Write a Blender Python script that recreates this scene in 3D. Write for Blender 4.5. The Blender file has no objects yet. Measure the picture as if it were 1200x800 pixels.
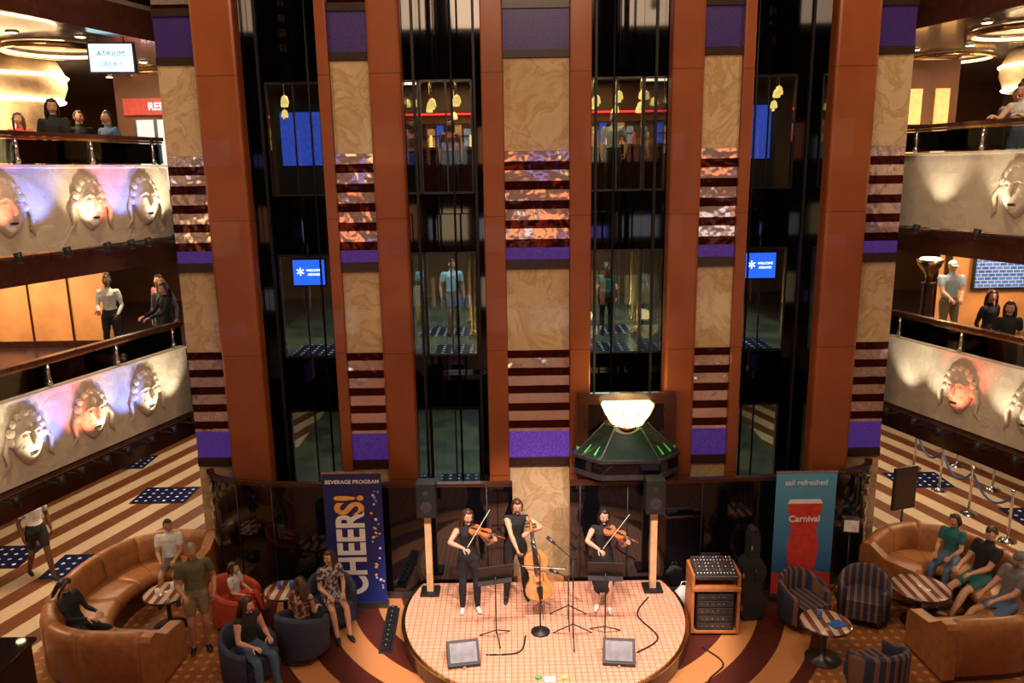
import bpy, bmesh, math, random
import numpy as np
from mathutils import Vector, Matrix
random.seed(3)
V=Vector
scene=bpy.context.scene
try: scene.view_settings.view_transform='Standard'
except Exception as e: print(e)
pi=math.pi
# ------------------------------------------------------------ materials
class NT:
    def __init__(s,name):
        s.mat=bpy.data.materials.new(name); s.mat.use_nodes=True
        s.nt=s.mat.node_tree; s.b=s.nt.nodes['Principled BSDF']
        s.tc=s.nt.nodes.new('ShaderNodeTexCoord')
        s.obj=s.tc.outputs['Object']; s.sep=None
    def link(s,a,b): s.nt.links.new(a,b)
    def setin(s,sock,v):
        if isinstance(v,bpy.types.NodeSocket): s.link(v,sock)
        else: sock.default_value=v
    def m(s,op,a,b=None,c=None):
        n=s.nt.nodes.new('ShaderNodeMath'); n.operation=op
        s.setin(n.inputs[0],a)
        if b is not None: s.setin(n.inputs[1],b)
        if c is not None: s.setin(n.inputs[2],c)
        return n.outputs[0]
    def xyz(s):
        if s.sep is None:
            n=s.nt.nodes.new('ShaderNodeSeparateXYZ'); s.link(s.obj,n.inputs[0]); s.sep=n
        return s.sep.outputs[0],s.sep.outputs[1],s.sep.outputs[2]
    def mix(s,f,a,b):
        n=s.nt.nodes.new('ShaderNodeMix'); n.data_type='RGBA'
        s.setin(n.inputs[0],f)
        s.setin(n.inputs[6],c4(a) if not isinstance(a,bpy.types.NodeSocket) else a)
        s.setin(n.inputs[7],c4(b) if not isinstance(b,bpy.types.NodeSocket) else b)
        return n.outputs[2]
    def noise(s,scale,detail=3,dist=0,rough=.5):
        n=s.nt.nodes.new('ShaderNodeTexNoise'); s.link(s.obj,n.inputs['Vector'])
        n.inputs['Scale'].default_value=scale; n.inputs['Detail'].default_value=detail
        n.inputs['Distortion'].default_value=dist; n.inputs['Roughness'].default_value=rough
        return n.outputs['Fac']
    def ramp(s,f,stops):
        n=s.nt.nodes.new('ShaderNodeValToRGB'); s.link(f,n.inputs[0])
        e=n.color_ramp.elements
        while len(e)<len(stops): e.new(.5)
        for i,(p,c) in enumerate(stops): e[i].position=p; e[i].color=c4(c)
        return n.outputs[0]
    def col(s,c): s.setin(s.b.inputs['Base Color'],c if isinstance(c,bpy.types.NodeSocket) else c4(c))
    def p(s,**k):
        for a,v in k.items(): s.setin(s.b.inputs[{'rough':'Roughness','metal':'Metallic','emit':'Emission Color','es':'Emission Strength','coat':'Coat Weight','spec':'Specular IOR Level'}[a]],v)
    def bump(s,h,st=.3,d=.02):
        n=s.nt.nodes.new('ShaderNodeBump'); n.inputs['Strength'].default_value=st; n.inputs['Distance'].default_value=d
        s.link(h,n.inputs['Height']); s.link(n.outputs[0],s.b.inputs['Normal'])
def c4(c): return (c[0],c[1],c[2],1.0)
_mc={}
def mat(name,col,rough=.5,metal=0,var=.15,scale=9,emit=None,es=0,bump=0,coat=0):
    if name in _mc: return _mc[name]
    t=NT(name); n=t.noise(scale)
    d=tuple(max(0,x*(1-var)) for x in col); l=tuple(min(1,x*(1+var)) for x in col)
    t.col(t.ramp(n,[(.35,d),(.65,l)])); t.p(rough=rough,metal=metal,coat=coat)
    if emit: t.p(emit=c4(emit),es=es)
    if bump: t.bump(t.noise(scale*6),bump)
    _mc[name]=t.mat; return t.mat
def stripe(name,A,B,axis,period,duty=.5,rough=.5,metal=0,off=0.0):
    if name in _mc: return _mc[name]
    t=NT(name); ax=t.xyz()[axis]
    f=t.m('FRACT',t.m('ADD',t.m('MULTIPLY',ax,1/period),off))
    g=t.m('GREATER_THAN',f,duty)
    t.col(t.mix(g,A,B)); t.p(rough=rough,metal=metal); _mc[name]=t.mat; return t.mat
def m_marble():
    t=NT('marble'); n=t.noise(1.6,9,1.1,.62); n2=t.noise(7,6,.8)
    a=t.ramp(n,[(.30,(.40,.27,.13)),(.44,(.56,.42,.24)),(.5,(.43,.29,.13)),(.54,(.58,.44,.26)),(.8,(.50,.37,.21))])
    t.col(t.mix(t.m('MULTIPLY',n2,.35),a,(.34,.21,.10))); t.p(rough=.14,coat=.3); return t.mat
MARBLE=m_marble()
def m_wood():
    t=NT('column_wood'); n=t.noise(1.2,3)
    z=t.xyz()[2]
    seam=t.m('LESS_THAN',t.m('FRACT',t.m('ADD',t.m('MULTIPLY',z,1/2.15),.12)),.006)
    t.col(t.mix(seam,t.ramp(n,[(.3,(.21,.052,.014)),(.7,(.28,.075,.022))]),(.08,.02,.006)))
    t.p(rough=.30,coat=.15); t.bump(t.noise(60),.05); return t.mat
WOOD=m_wood()
def m_redmirror():
    t=NT('striped_mirror'); z=t.xyz()[2]
    g=t.m('GREATER_THAN',t.m('FRACT',t.m('MULTIPLY',z,1/.30)),.45)
    t.col(t.mix(g,(.075,.012,.008),(.92,.72,.64))); t.p(rough=.10,metal=.80)
    t.bump(t.noise(3.0,2),.35,.05); return t.mat
STRM=m_redmirror()
BLK=mat('black_gloss',(.003,.003,.005),.05,0,coat=.6)
BLKM=mat('black_matte',(.010,.010,.011),.5)
DARKWOOD=mat('dark_wood',(.045,.014,.007),.25,coat=.4)
TRIMD=mat('dark_trim',(.03,.015,.01),.3)
BRASS=mat('brass',(.75,.48,.2),.25,1)
CHROME=mat('chrome',(.75,.75,.78),.15,1)
STEEL=mat('steel_dark',(.10,.10,.11),.35,.8)
def m_purple(name,es):
    t=NT(name); n=t.noise(40,4)
    c=t.ramp(n,[(.3,(.016,.005,.050)),(.7,(.045,.017,.13))]); t.col(c); t.p(emit=c,es=es,rough=.4); return t.mat
PURP=m_purple('purple_led',.2); PURPB=m_purple('purple_led_bright',3.2); PURPM=m_purple('purple_led_mid',1.2)
def m_plaster():
    t=NT('relief_plaster'); n=t.noise(4,6,1)
    t.col(t.ramp(n,[(.3,(.54,.47,.36)),(.7,(.66,.59,.47))])); t.p(rough=.7); t.bump(t.noise(2.6,7,1.5,.55),.55,.06); return t.mat
PLAST=m_plaster()
def m_glass(name,a,b):
    m=bpy.data.materials.new(name); m.use_nodes=True; nt=m.node_tree
    for n in list(nt.nodes): nt.nodes.remove(n)
    o=nt.nodes.new('ShaderNodeOutputMaterial'); mx=nt.nodes.new('ShaderNodeMixShader'); tr=nt.nodes.new('ShaderNodeBsdfTransparent'); gl=nt.nodes.new('ShaderNodeBsdfGlossy')
    fr=nt.nodes.new('ShaderNodeFresnel'); fr.inputs[0].default_value=1.5
    nz=nt.nodes.new('ShaderNodeTexNoise'); rr=nt.nodes.new('ShaderNodeValToRGB'); nt.links.new(nz.outputs[0],rr.inputs[0]); rr.color_ramp.elements[0].color=c4(a); rr.color_ramp.elements[1].color=c4(b)
    nt.links.new(rr.outputs[0],tr.inputs[0]); gl.inputs['Roughness'].default_value=.03
    nt.links.new(fr.outputs[0],mx.inputs[0]); nt.links.new(tr.outputs[0],mx.inputs[1]); nt.links.new(gl.outputs[0],mx.inputs[2]); nt.links.new(mx.outputs[0],o.inputs[0])
    return m
GLASS=m_glass('rail_glass',(.40,.50,.54),(.5,.6,.64)); WGLASS=m_glass('window_glass',(.62,.70,.70),(.7,.78,.78))
SY=11.0
def deck_stripes(t):
    x,y,z=t.xyz()
    d=t.m('ADD',t.m('ABSOLUTE',x),t.m('MULTIPLY',y,.32))
    g=t.m('GREATER_THAN',t.m('FRACT',t.m('MULTIPLY',d,1/.72)),.5)
    return t.mix(g,(.60,.46,.31),(.17,.055,.022))
def dark_corridor(t):
    return t.ramp(t.noise(1.5,3),[(.4,(.05,.065,.06)),(.6,(.13,.12,.09))])
def m_floor():
    t=NT('lobby_floor'); x,y,z=t.xyz()
    fx=t.m('SUBTRACT',t.m('FRACT',t.m('MULTIPLY',x,6)),.5); fy=t.m('SUBTRACT',t.m('FRACT',t.m('MULTIPLY',y,6)),.5)
    r2=t.m('ADD',t.m('MULTIPLY',fx,fx),t.m('MULTIPLY',fy,fy))
    dot=t.m('LESS_THAN',r2,.05)
    carpet=t.mix(dot,(.25,.085,.024),(.44,.22,.07))
    dy=t.m('SUBTRACT',y,SY+1.5); r=t.m('SQRT',t.m('ADD',t.m('MULTIPLY',x,x),t.m('MULTIPLY',dy,dy)))
    g=t.m('GREATER_THAN',t.m('FRACT',t.m('MULTIPLY',r,1/.8)),.5)
    rings=t.mix(g,(.48,.21,.075),(.075,.014,.008))
    lob=t.mix(t.m('LESS_THAN',r,4.6),carpet,rings)
    side=t.m('MAXIMUM',t.m('GREATER_THAN',t.m('ABSOLUTE',x),7.6),t.m('GREATER_THAN',y,13.3))
    corr=t.m('MULTIPLY',t.m('LESS_THAN',t.m('ABSOLUTE',x),6.0),t.m('GREATER_THAN',y,13.3))
    t.col(t.mix(corr,t.mix(side,lob,deck_stripes(t)),dark_corridor(t))); t.p(rough=.4); return t.mat
FLOOR=m_floor()
def m_deck():
    t=NT('deck_floor'); x,y,z=t.xyz(); s=t.m('GREATER_THAN',t.m('ABSOLUTE',x),6.1)
    n=t.noise(5,3); t.col(t.mix(s,dark_corridor(t),t.ramp(n,[(.35,(.03,.025,.05)),(.65,(.09,.035,.02))]))); t.p(rough=.25); return t.mat
DECK=m_deck()
def m_dots(name,bg,fg,per,r,rough=.3):
    t=NT(name); x,y,z=t.xyz()
    fx=t.m('SUBTRACT',t.m('FRACT',t.m('MULTIPLY',x,1/per)),.5); fy=t.m('SUBTRACT',t.m('FRACT',t.m('MULTIPLY',y,1/per)),.5)
    r2=t.m('ADD',t.m('MULTIPLY',fx,fx),t.m('MULTIPLY',fy,fy))
    t.col(t.mix(t.m('LESS_THAN',r2,r*r),bg,fg)); t.p(rough=rough); return t.mat
STAR=m_dots('blue_star_tile',(.010,.014,.06),(.7,.72,.78),.2,.17,.25)
def m_blot(name,bg,fg,sc):
    t=NT(name); t.col(t.ramp(t.noise(sc,2),[(.47,bg),(.53,fg)])); t.p(rough=.85); return t.mat
def m_stage():
    t=NT('stage_tile'); x,y,z=t.xyz()
    gx=t.m('LESS_THAN',t.m('FRACT',t.m('MULTIPLY',x,1/.085)),.16); gy=t.m('LESS_THAN',t.m('FRACT',t.m('MULTIPLY',y,1/.085)),.16)
    g=t.m('MAXIMUM',gx,gy); n=t.noise(10)
    t.col(t.mix(g,t.ramp(n,[(.3,(.68,.35,.23)),(.7,(.80,.45,.31))]),(.42,.17,.10))); t.p(rough=.35); return t.mat
STAGE=m_stage()
LEATHER=mat('tan_leather',(.33,.13,.042),.38,bump=.1)
NAVYSTR=stripe('navy_stripe_fabric',(.02,.025,.06),(.17,.08,.05),0,.10,.6,.8)
REDFAB=mat('red_fabric',(.42,.06,.02),.8)
TABSTR=stripe('table_stripe',(.62,.50,.42),(.22,.06,.03),0,.16,.5,.25)
CREAMW=mat('cream_wall',(.62,.45,.27),.6)
ORANGEP=mat('orange_panel',(.80,.36,.13),.45,scale=1.5)
CEIL=mat('ceiling_grey',(.22,.19,.17),.15)
WARME=mat('warm_lamp',(1,.8,.5),.5,emit=(1,.72,.4),es=14)
# ------------------------------------------------------------ mesh builder
def frame_from(t,side):
    t=t.normalized(); s=side-t*side.dot(t)
    if s.length<1e-4:
        s=V((0,1,0))-t*t.y
        if s.length<1e-4: s=V((1,0,0))
    s.normalize(); return s,t.cross(s)
def tube_geo(pts,rad,n=10,side=V((1,0,0)),cap=True):
    pts=[V(p) for p in pts]; rad=[(r,r) if not isinstance(r,(tuple,list)) else r for r in rad]
    rings=[];N=len(pts)
    tans=[]
    for i in range(N):
        a=pts[max(i-1,0)];b=pts[min(i+1,N-1)]; d=b-a
        tans.append(d.normalized() if d.length>1e-6 else V((0,0,1)))
    def ring(c,t,r1,r2):
        s,o=frame_from(t,side); return [c+s*(r1*math.cos(2*pi*k/n))+o*(r2*math.sin(2*pi*k/n)) for k in range(n)]
    if cap:
        r=rad[0]; m=min(r)
        for a in (1.35,.8): rings.append(ring(pts[0]-tans[0]*m*math.sin(a),tans[0],r[0]*math.cos(a),r[1]*math.cos(a)))
    for i in range(N): rings.append(ring(pts[i],tans[i],*rad[i]))
    if cap:
        r=rad[-1]; m=min(r)
        for a in (.8,1.35): rings.append(ring(pts[-1]+tans[-1]*m*math.sin(a),tans[-1],r[0]*math.cos(a),r[1]*math.cos(a)))
    vs=[v for r in rings for v in r]; fs=[]
    for i in range(len(rings)-1):
        for k in range(n):
            k2=(k+1)%n; fs.append((i*n+k,i*n+k2,(i+1)*n+k2,(i+1)*n+k))
    fs.append(tuple(range(n-1,-1,-1))); b=(len(rings)-1)*n; fs.append(tuple(b+k for k in range(n)))
    return vs,fs
class MB:
    def __init__(s): s.v=[];s.f=[];s.mi=[];s.sm=[];s.mats=[];s.M=Matrix.Identity(4)
    def idx(s,m):
        if m not in s.mats: s.mats.append(m)
        return s.mats.index(m)
    def add(s,vs,fs,m,smooth=False):
        b=len(s.v); s.v+= [tuple(s.M@V(v)) for v in vs]; i=s.idx(m)
        for f in fs: s.f.append(tuple(b+k for k in f)); s.mi.append(i); s.sm.append(smooth)
        return s
    def box(s,c,d,m,rz=0,R=None):
        R=R or Matrix.Rotation(rz,3,'Z'); c=V(c)
        vs=[c+R@V((x*d[0]/2,y*d[1]/2,z*d[2]/2)) for x in(-1,1) for y in(-1,1) for z in(-1,1)]
        return s.add(vs,[(0,1,3,2),(4,6,7,5),(0,4,5,1),(2,3,7,6),(0,2,6,4),(1,5,7,3)],m)
    def b2(s,x0,x1,y0,y1,z0,z1,m): return s.box(((x0+x1)/2,(y0+y1)/2,(z0+z1)/2),(abs(x1-x0),abs(y1-y0),abs(z1-z0)),m)
    def tube(s,pts,rad,m,n=10,side=V((1,0,0)),cap=True): 
        v,f=tube_geo(pts,rad,n,V(side),cap); return s.add(v,f,m,True)
    def cyl(s,a,b,r0,r1,m,n=16):
        v,f=tube_geo([a,b],[r0,r1],n,V((1,0,0)),False); 
        s.add(v,f[:-2],m,True); b0=len(s.v)-2*n; i=s.idx(m)
        s.f.append(tuple(b0+k for k in range(n-1,-1,-1))); s.mi.append(i); s.sm.append(False)
        s.f.append(tuple(b0+n+k for k in range(n))); s.mi.append(i); s.sm.append(False); return s
    def sph(s,c,r,m,nu=14,nv=9,R=None,fn=None):
        c=V(c); r=(r,r,r) if not isinstance(r,(tuple,list)) else r; R=R or Matrix.Identity(3)
        vs=[];fs=[]
        for j in range(nv+1):
            th=pi*(j+.02)/(nv+.04)
            for i in range(nu):
                a=2*pi*i/nu; d=V((math.sin(th)*math.cos(a),math.sin(th)*math.sin(a),math.cos(th)))
                p=V((d.x*r[0],d.y*r[1],d.z*r[2]))
                if fn: p=fn(d,p)
                vs.append(c+R@p)
        for j in range(nv):
            for i in range(nu):
                i2=(i+1)%nu; fs.append((j*nu+i,(j+1)*nu+i,(j+1)*nu+i2,j*nu+i2))
        fs.append(tuple(range(nu))); fs.append(tuple(nv*nu+i for i in range(nu-1,-1,-1)))
        return s.add(vs,fs,m,True)
    def prism(s,poly,z0,z1,m,smooth=False):
        n=len(poly); vs=[(p[0],p[1],z0) for p in poly]+[(p[0],p[1],z1) for p in poly]
        fs=[tuple(range(n-1,-1,-1)),tuple(range(n,2*n))]+[(i,(i+1)%n,n+(i+1)%n,n+i) for i in range(n)]
        return s.add(vs,fs,m,smooth)
    def lathe(s,prof,m,c=(0,0,0),n=24,smooth=True):
        c=V(c); vs=[];fs=[];k=len(prof)
        for (r,z) in prof:
            for i in range(n): a=2*pi*i/n; vs.append(c+V((max(r,.0005)*math.cos(a),max(r,.0005)*math.sin(a),z)))
        for j in range(k-1):
            for i in range(n): fs.append((j*n+i,j*n+(i+1)%n,(j+1)*n+(i+1)%n,(j+1)*n+i))
        fs.append(tuple(range(n-1,-1,-1))); fs.append(tuple((k-1)*n+i for i in range(n)))
        return s.add(vs,fs,m,smooth)
    def torus(s,c,R,r,m,n=40,k=8):
        c=V(c); vs=[];fs=[]
        for i in range(n):
            a=2*pi*i/n
            for j in range(k): b=2*pi*j/k; vs.append(c+V(((R+r*math.cos(b))*math.cos(a),(R+r*math.cos(b))*math.sin(a),r*math.sin(b))))
        for i in range(n):
            for j in range(k): fs.append((i*k+j,((i+1)%n)*k+j,((i+1)%n)*k+(j+1)%k,i*k+(j+1)%k))
        return s.add(vs,fs,m,True)
    def sweep(s,path,prof,m,smooth=False):
        vs=[];fs=[];n=len(prof);N=len(path)
        for i,p in enumerate(path):
            a=path[max(i-1,0)];b=path[min(i+1,N-1)]; t=V((b[0]-a[0],b[1]-a[1],0)).normalized(); nr=V((-t.y,t.x,0))
            for d,z in prof: vs.append(V((p[0],p[1],0))+nr*d+V((0,0,z)))
        for i in range(N-1):
            for k in range(n): fs.append((i*n+k,i*n+(k+1)%n,(i+1)*n+(k+1)%n,(i+1)*n+k))
        fs.append(tuple(range(n-1,-1,-1))); fs.append(tuple((N-1)*n+k for k in range(n)))
        return s.add(vs,fs,m,smooth)
    def build(s,name,loc=(0,0,0),rz=0,bevel=0,parent=None,R=None,fixn=True):
        me=bpy.data.meshes.new(name); me.from_pydata(s.v,[],s.f)
        for m in s.mats: me.materials.append(m)
        me.polygons.foreach_set('material_index',s.mi); me.polygons.foreach_set('use_smooth',s.sm); me.update()
        if fixn:
            bm=bmesh.new(); bm.from_mesh(me); bmesh.ops.recalc_face_normals(bm,faces=bm.faces); bm.to_mesh(me); bm.free()
        o=bpy.data.objects.new(name,me); scene.collection.objects.link(o); o.location=loc
        if R is not None: o.matrix_world=Matrix.Translation(loc)@R.to_4x4()
        else: o.rotation_euler=(0,0,rz)
        if bevel:
            b=o.modifiers.new('bevel','BEVEL'); b.width=bevel; b.segments=2; b.limit_method='ANGLE'
        if parent: o.parent=parent
        return o
def catmull(P,k=6):
    out=[];P=[V((p[0],p[1],0)) for p in P]
    for i in range(len(P)-1):
        p0=P[max(i-1,0)];p1=P[i];p2=P[i+1];p3=P[min(i+2,len(P)-1)]
        for j in range(k):
            t=j/k; q=.5*((2*p1)+(p2-p0)*t+(2*p0-5*p1+4*p2-p3)*t*t+(3*p1-p0-3*p2+p3)*t**3); out.append((q.x,q.y))
    out.append((P[-1].x,P[-1].y)); return out
def text(parent,body,size,loc,rot,m,name='lettering',bold=0,align='CENTER',sx=1):
    cu=bpy.data.curves.new(name,'FONT'); cu.body=body; cu.size=size; cu.extrude=.002; cu.offset=bold; cu.align_x=align; cu.align_y='CENTER'
    o=bpy.data.objects.new(name,cu); scene.collection.objects.link(o)
    dg=bpy.context.evaluated_depsgraph_get(); me=bpy.data.meshes.new_from_object(o.evaluated_get(dg)); bpy.data.objects.remove(o)
    me.materials.clear(); me.materials.append(m); o=bpy.data.objects.new(name,me); scene.collection.objects.link(o)
    o.location=loc; o.rotation_euler=rot; o.scale=(sx,1,1); o.parent=parent; return o
def lamp(kind,name,loc,energy,color=(1,.75,.5),size=.3,target=None,angle=60,blend=.6,sy=None):
    l=bpy.data.lights.new(name,kind); l.energy=energy; l.color=color
    if kind=='AREA':
        l.size=size
        if sy: l.shape='RECTANGLE'; l.size_y=sy
    else: l.shadow_soft_size=size
    if kind=='SPOT': l.spot_size=math.radians(angle); l.spot_blend=blend
    o=bpy.data.objects.new(name,l); scene.collection.objects.link(o); o.location=loc
    if target is not None: o.rotation_euler=(V(target)-V(loc)).to_track_quat('-Z','Y').to_euler()
    return o
# ------------------------------------------------------------ room shell
F2,F3=3.15,6.3
MB().b2(-14,14,-4,24,-.15,0,FLOOR).build('floor')
MB().b2(-14.2,-14,-4,24,-.15,13,CREAMW).build('wall_left'); MB().b2(14,14.2,-4,24,-.15,13,CREAMW).build('wall_right')
BACKW=mat('back_wall_wood',(.16,.06,.025),.5,scale=1.5)
MB().b2(-14,14,24,24.2,-.15,13,BACKW).build('wall_back'); MB().b2(-14,14,-4.2,-4,-.15,13,BACKW).build('wall_front')
MB().b2(-14,14,-4,24,13,13.2,TRIMD).build('ceiling')
PX=lambda y: 6.25+.306*(13.8-y)
NEAR=4.0
def slab(z0,z1,name,top,bot):
    L=[(-PX(NEAR)-.02,NEAR),(-PX(13.8)-.02,13.8),(-6.0,15.45),(6.0,15.45),(PX(13.8)+.02,13.8),(PX(NEAR)+.02,NEAR),(13.98,NEAR),(13.98,23.98),(-13.98,23.98),(-13.98,NEAR)]
    mb=MB(); mb.prism(L,z0+.1,z1,top); mb.prism(L,z0,z0+.099,bot); mb.build(name)
slab(2.75,F2,'floor_deck',DECK,CEIL); slab(5.9,F3,'floor_upper_deck',DECK,CEIL); slab(9.12,9.5,'ceiling_upper_deck',CEIL,CEIL)
gl=[mat('aft_window_%d'%i,c,.4,emit=c,es=e,var=.3,scale=3) for i,(c,e) in enumerate((((1,.7,.4),2.2),((.9,.9,1),1.4),((1,.35,.15),1.6),((.3,.25,1),1.4)))]  # glowing panels added behind the camera for mirrors and black glass to reflect
k=100
for z in(1.0,4.0,7.2):
    for i,x in enumerate(np.linspace(-11,11,12)):
        k+=1; mb=MB(); mb.b2(x-.75,x+.75,-3.96,-3.92,z,z+[1.3,.5,1.5,.9][(i*3+int(z))%4],gl[(i*5+int(z)*3)%4]); mb.b2(x-.8,x+.8,-4,-3.97,z-.05,z+1.6,BLKM); mb.build('window_%d'%k)  # unseen reflection panels on a dark backing, not real windows
# balcony parapets with theatrical mask reliefs
def mask(mb,c,nrm,sc,seed):
    rnd=random.Random(seed)
    zax=V((0,0,1)); x=zax.cross(nrm).normalized()
    R=Matrix((x,-nrm*1.0,zax)).transposed()
    S=sc; c=V(c)
    def P(a,b,d): return c+R@V((a*S,-d*S,b*S))
    mb.sph(c,(.23*S,.12*S,.34*S),PLAST,20,14,R,lambda d,p:V((p.x*(1-.36*max(0,-d.z)**1.5),p.y,p.z)))
    mb.tube([P(0,.12,.105),P(0,-.02,.16),P(0,-.05,.145)],[.02*S,.034*S,.028*S],PLAST,8)
    for sx in(-1,1):
        mb.tube([P(sx*.15,.10,.08),P(sx*.085,.14,.115),P(sx*.03,.11,.12)],[.014*S,.020*S,.014*S],PLAST,6)
        mb.sph(P(sx*.085,.06,.10),(.042*S,.020*S,.020*S),PLAST,8,6,R)
        mb.sph(P(sx*.10,-.07,.075),(.05*S,.035*S,.05*S),PLAST,8,6,R)
    mb.sph(P(0,-.165,.103),(.07*S,.016*S,.016*S),TRIMD,8,6,R); mb.sph(P(0,-.20,.095),(.055*S,.028*S,.018*S),PLAST,8,6,R)
    for i in range(9):
        a=pi*(.02+.96*i/8); r=.27
        mb.sph(P(math.cos(a)*r*.9,math.sin(a)*r*1.15,.02),((.055+.015*rnd.random())*S,.04*S,.06*S),PLAST,10,6,R)
    for sx in(-1,1):
        mb.tube([P(sx*.26,.08,0),P(sx*.33,-.08,.03),P(sx*.30,-.24,.03),P(sx*.38,-.36,-.01)],[.02*S,.032*S,.028*S,.008*S],PLAST,6)
def balcony(sg,zf,name,masks):
    mb=MB()
    path=[(sg*PX(y),y) for y in np.linspace(NEAR,13.8,12)]
    if sg>0: path=path[::-1]
    z0=zf-.42; z1=zf+.78
    mb.sweep(path,[(0,z0),(.02,z1-.05),(-.02,z1-.04),(-.02,z1),(.14,z1),(.14,z0)],PLAST)
    mb.sweep(path,[(-.05,z0-.42),(-.10,z0-.1),(-.05,z0-.02),(.2,z0-.02),(.2,z0-.42)],DARKWOOD)
    mb.sweep(path,[(-.12,z0-.14),(-.12,z0-.04),(-.05,z0-.04),(-.05,z0-.14)],DARKWOOD)
    nrm=V((-sg*1,-.306,0)).normalized()
    for i,y in enumerate(masks): mask(mb,(sg*(PX(y)-.0),y,zf+.19),nrm,1.12,i+int(zf)+(5 if sg>0 else 0))
    mb.build(name+'_parapet')
    r=MB()
    r.sweep(path,[(.02,zf+1.17),(.02,zf+1.23),(.14,zf+1.23),(.14,zf+1.17)],DARKWOOD)
    r.sweep(path,[(.05,zf+1.13),(.05,zf+1.165),(.11,zf+1.165),(.11,zf+1.13)],BRASS)
    r.sweep(path,[(.07,zf+.80),(.07,zf+1.12),(.085,zf+1.12),(.085,zf+.80)],GLASS)
    for y in np.arange(13.6,NEAR,-1.25):
        c=V((sg*PX(y),y,0))+V((sg*.078,.02,0))
        r.cyl(c+V((0,0,zf+.785)),c+V((0,0,zf+1.17)),.032,.032,CHROME,10)
        r.sph(c+V((0,0,zf+.84)),.05,CHROME,10,6)
    r.build(name+'_railing')
ML3=[10.75,12.1,13.2]; ML2=[10.55,11.65,12.75]; MR3=[11.6]; MR2=[11.0,12.2]
balcony(-1,F3,'balcony',ML3); balcony(-1,F2,'balcony',ML2); balcony(1,F3,'balcony',MR3+[9.5]); balcony(1,F2,'balcony',MR2+[9.6])
for sg in(-1,1):
    mb=MB(); path=[(sg*PX(y),y) for y in np.linspace(NEAR,13.8,8)]
    if sg>0: path=path[::-1]
    mb.sweep(path,[(-.06,9.05),(-.1,9.5),(.2,9.5),(.2,9.05)],DARKWOOD); mb.sweep(path,[(0,9.52),(0,10.3),(.14,10.3),(.14,9.52)],STRM)
    mb.build('trim_%d'%(1 if sg<0 else 2))
WH=(1,.84,.60);BL=(.18,.26,1);RD=(1,.18,.10)
fixt=[(-1,F3,9.9,WH),(-1,F3,10.45,RD),(-1,F3,11.2,BL),(-1,F3,11.9,WH),(-1,F3,12.35,RD),(-1,F3,12.7,BL),(-1,F3,13.3,WH),(-1,F3,13.6,WH),
      (-1,F2,9.9,WH),(-1,F2,10.6,WH),(-1,F2,10.95,BL),(-1,F2,11.4,RD),(-1,F2,11.8,WH),(-1,F2,12.3,BL),(-1,F2,12.8,WH),(-1,F2,13.3,WH),
      (1,F3,10.8,WH),(1,F3,11.8,WH),(1,F3,12.9,WH),(1,F2,10.1,BL),(1,F2,10.8,WH),(1,F2,12.1,RD),(1,F2,11.4,WH),(1,F2,12.6,WH),(1,F2,13.2,WH)]
for sg,zf,y,c in fixt:
    nr=V((-sg,-.306,0)).normalized(); base=V((sg*PX(y),y,zf-.40)); p=base+nr*.46
    mb=MB(); mb.cyl(base+nr*.13+V((0,0,-.06)),p+V((0,0,-.06)),.015,.015,BLKM,8); d=(nr*-.28+V((0,0,.9))).normalized()
    mb.cyl(p-d*.09,p+d*.05,.04,.055,BLKM,12); mb.build('relief_spotlight')
    lamp('SPOT','relief_beam',p+d*.07,(85 if c is WH else 135)*(.75 if sg>0 else 1),c,.03,p+d*2+(-nr)*.12,70,.9)
# ------------------------------------------------------------ elevator bank
YC=12.5
def pil(x0,x1,y0,name,low):
    mb=MB(); 
    B=[(0,2.04,MARBLE),(2.04,2.19,TRIMD),(2.19,2.65,low),(2.65,4.03,STRM),(4.03,5.36,MARBLE),(5.36,5.51,TRIMD),(5.51,5.70,PURPM),(5.70,7.19,STRM),(7.19,8.56,MARBLE),(8.56,8.68,TRIMD),(8.68,9.26,PURP),(9.26,9.38,TRIMD),(9.38,10.7,STRM),(10.7,12.98,MARBLE)]
    for a,b,m in B:
        e=.0 if m is not TRIMD else .03
        mb.b2(x0,x1,y0-e,y0+.25,a,b-.004,m)
    mb.build(name)
pil(-.5,.5,YC+.08,'marble_pilaster',PURPB)
for sg in(-1,1):
    a,b=sorted((sg*2.53,sg*3.12)); pil(a,b,YC+.08,'marble_pilaster',PURPM)
    a,b=sorted((sg*5.13,sg*5.82)); pil(a,b,YC+.3,'marble_pilaster',PURPM)
    for a,b in((.505,.84),(2.03,2.52),(3.125,3.30),(4.47,5.12)):
        x0,x1=sorted((sg*a,sg*b)); MB().b2(x0,x1,YC-.1 if b-a>.4 else YC,YC+.22,0,12.98,WOOD).build('wood_column',bevel=.05 if b-a>.4 else .02)
for a,b in((-.8,.8),(2.1,3.25),(-3.25,-2.1),(5.2,5.8),(-5.8,-5.2)):
    MB().b2(a,b,13.1,15.4,0,12.98,BLK).build('wall_shaft')
for a,b in((-.83,.83),(2.04,3.28),(-3.28,-2.04)):
    MB().b2(a,b,12.84,13.08,0,12.98,BLK).build('wall_shaft')
WX=[(-4.95,-3.95),(-2.08,-1.12),(1.12,2.08),(3.95,4.95)]
WZ=[(.12,2.2),(3.32,5.35),(6.5,8.55)]
mb=MB(); ys=(15.42,15.55)
xs=[-5.98]+[v for w in WX for v in w]+[5.98]
for i in range(0,len(xs),2): mb.b2(xs[i],xs[i+1],ys[0],ys[1],0,12.98,BLK)
for w in WX:
    zz=[0]+[v for z in WZ for v in z]+[12.98]
    for i in range(0,len(zz),2): mb.b2(w[0],w[1],ys[0],ys[1],zz[i],zz[i+1],BLK)
mb.build('wall_elevator_back')
k=0
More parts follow.
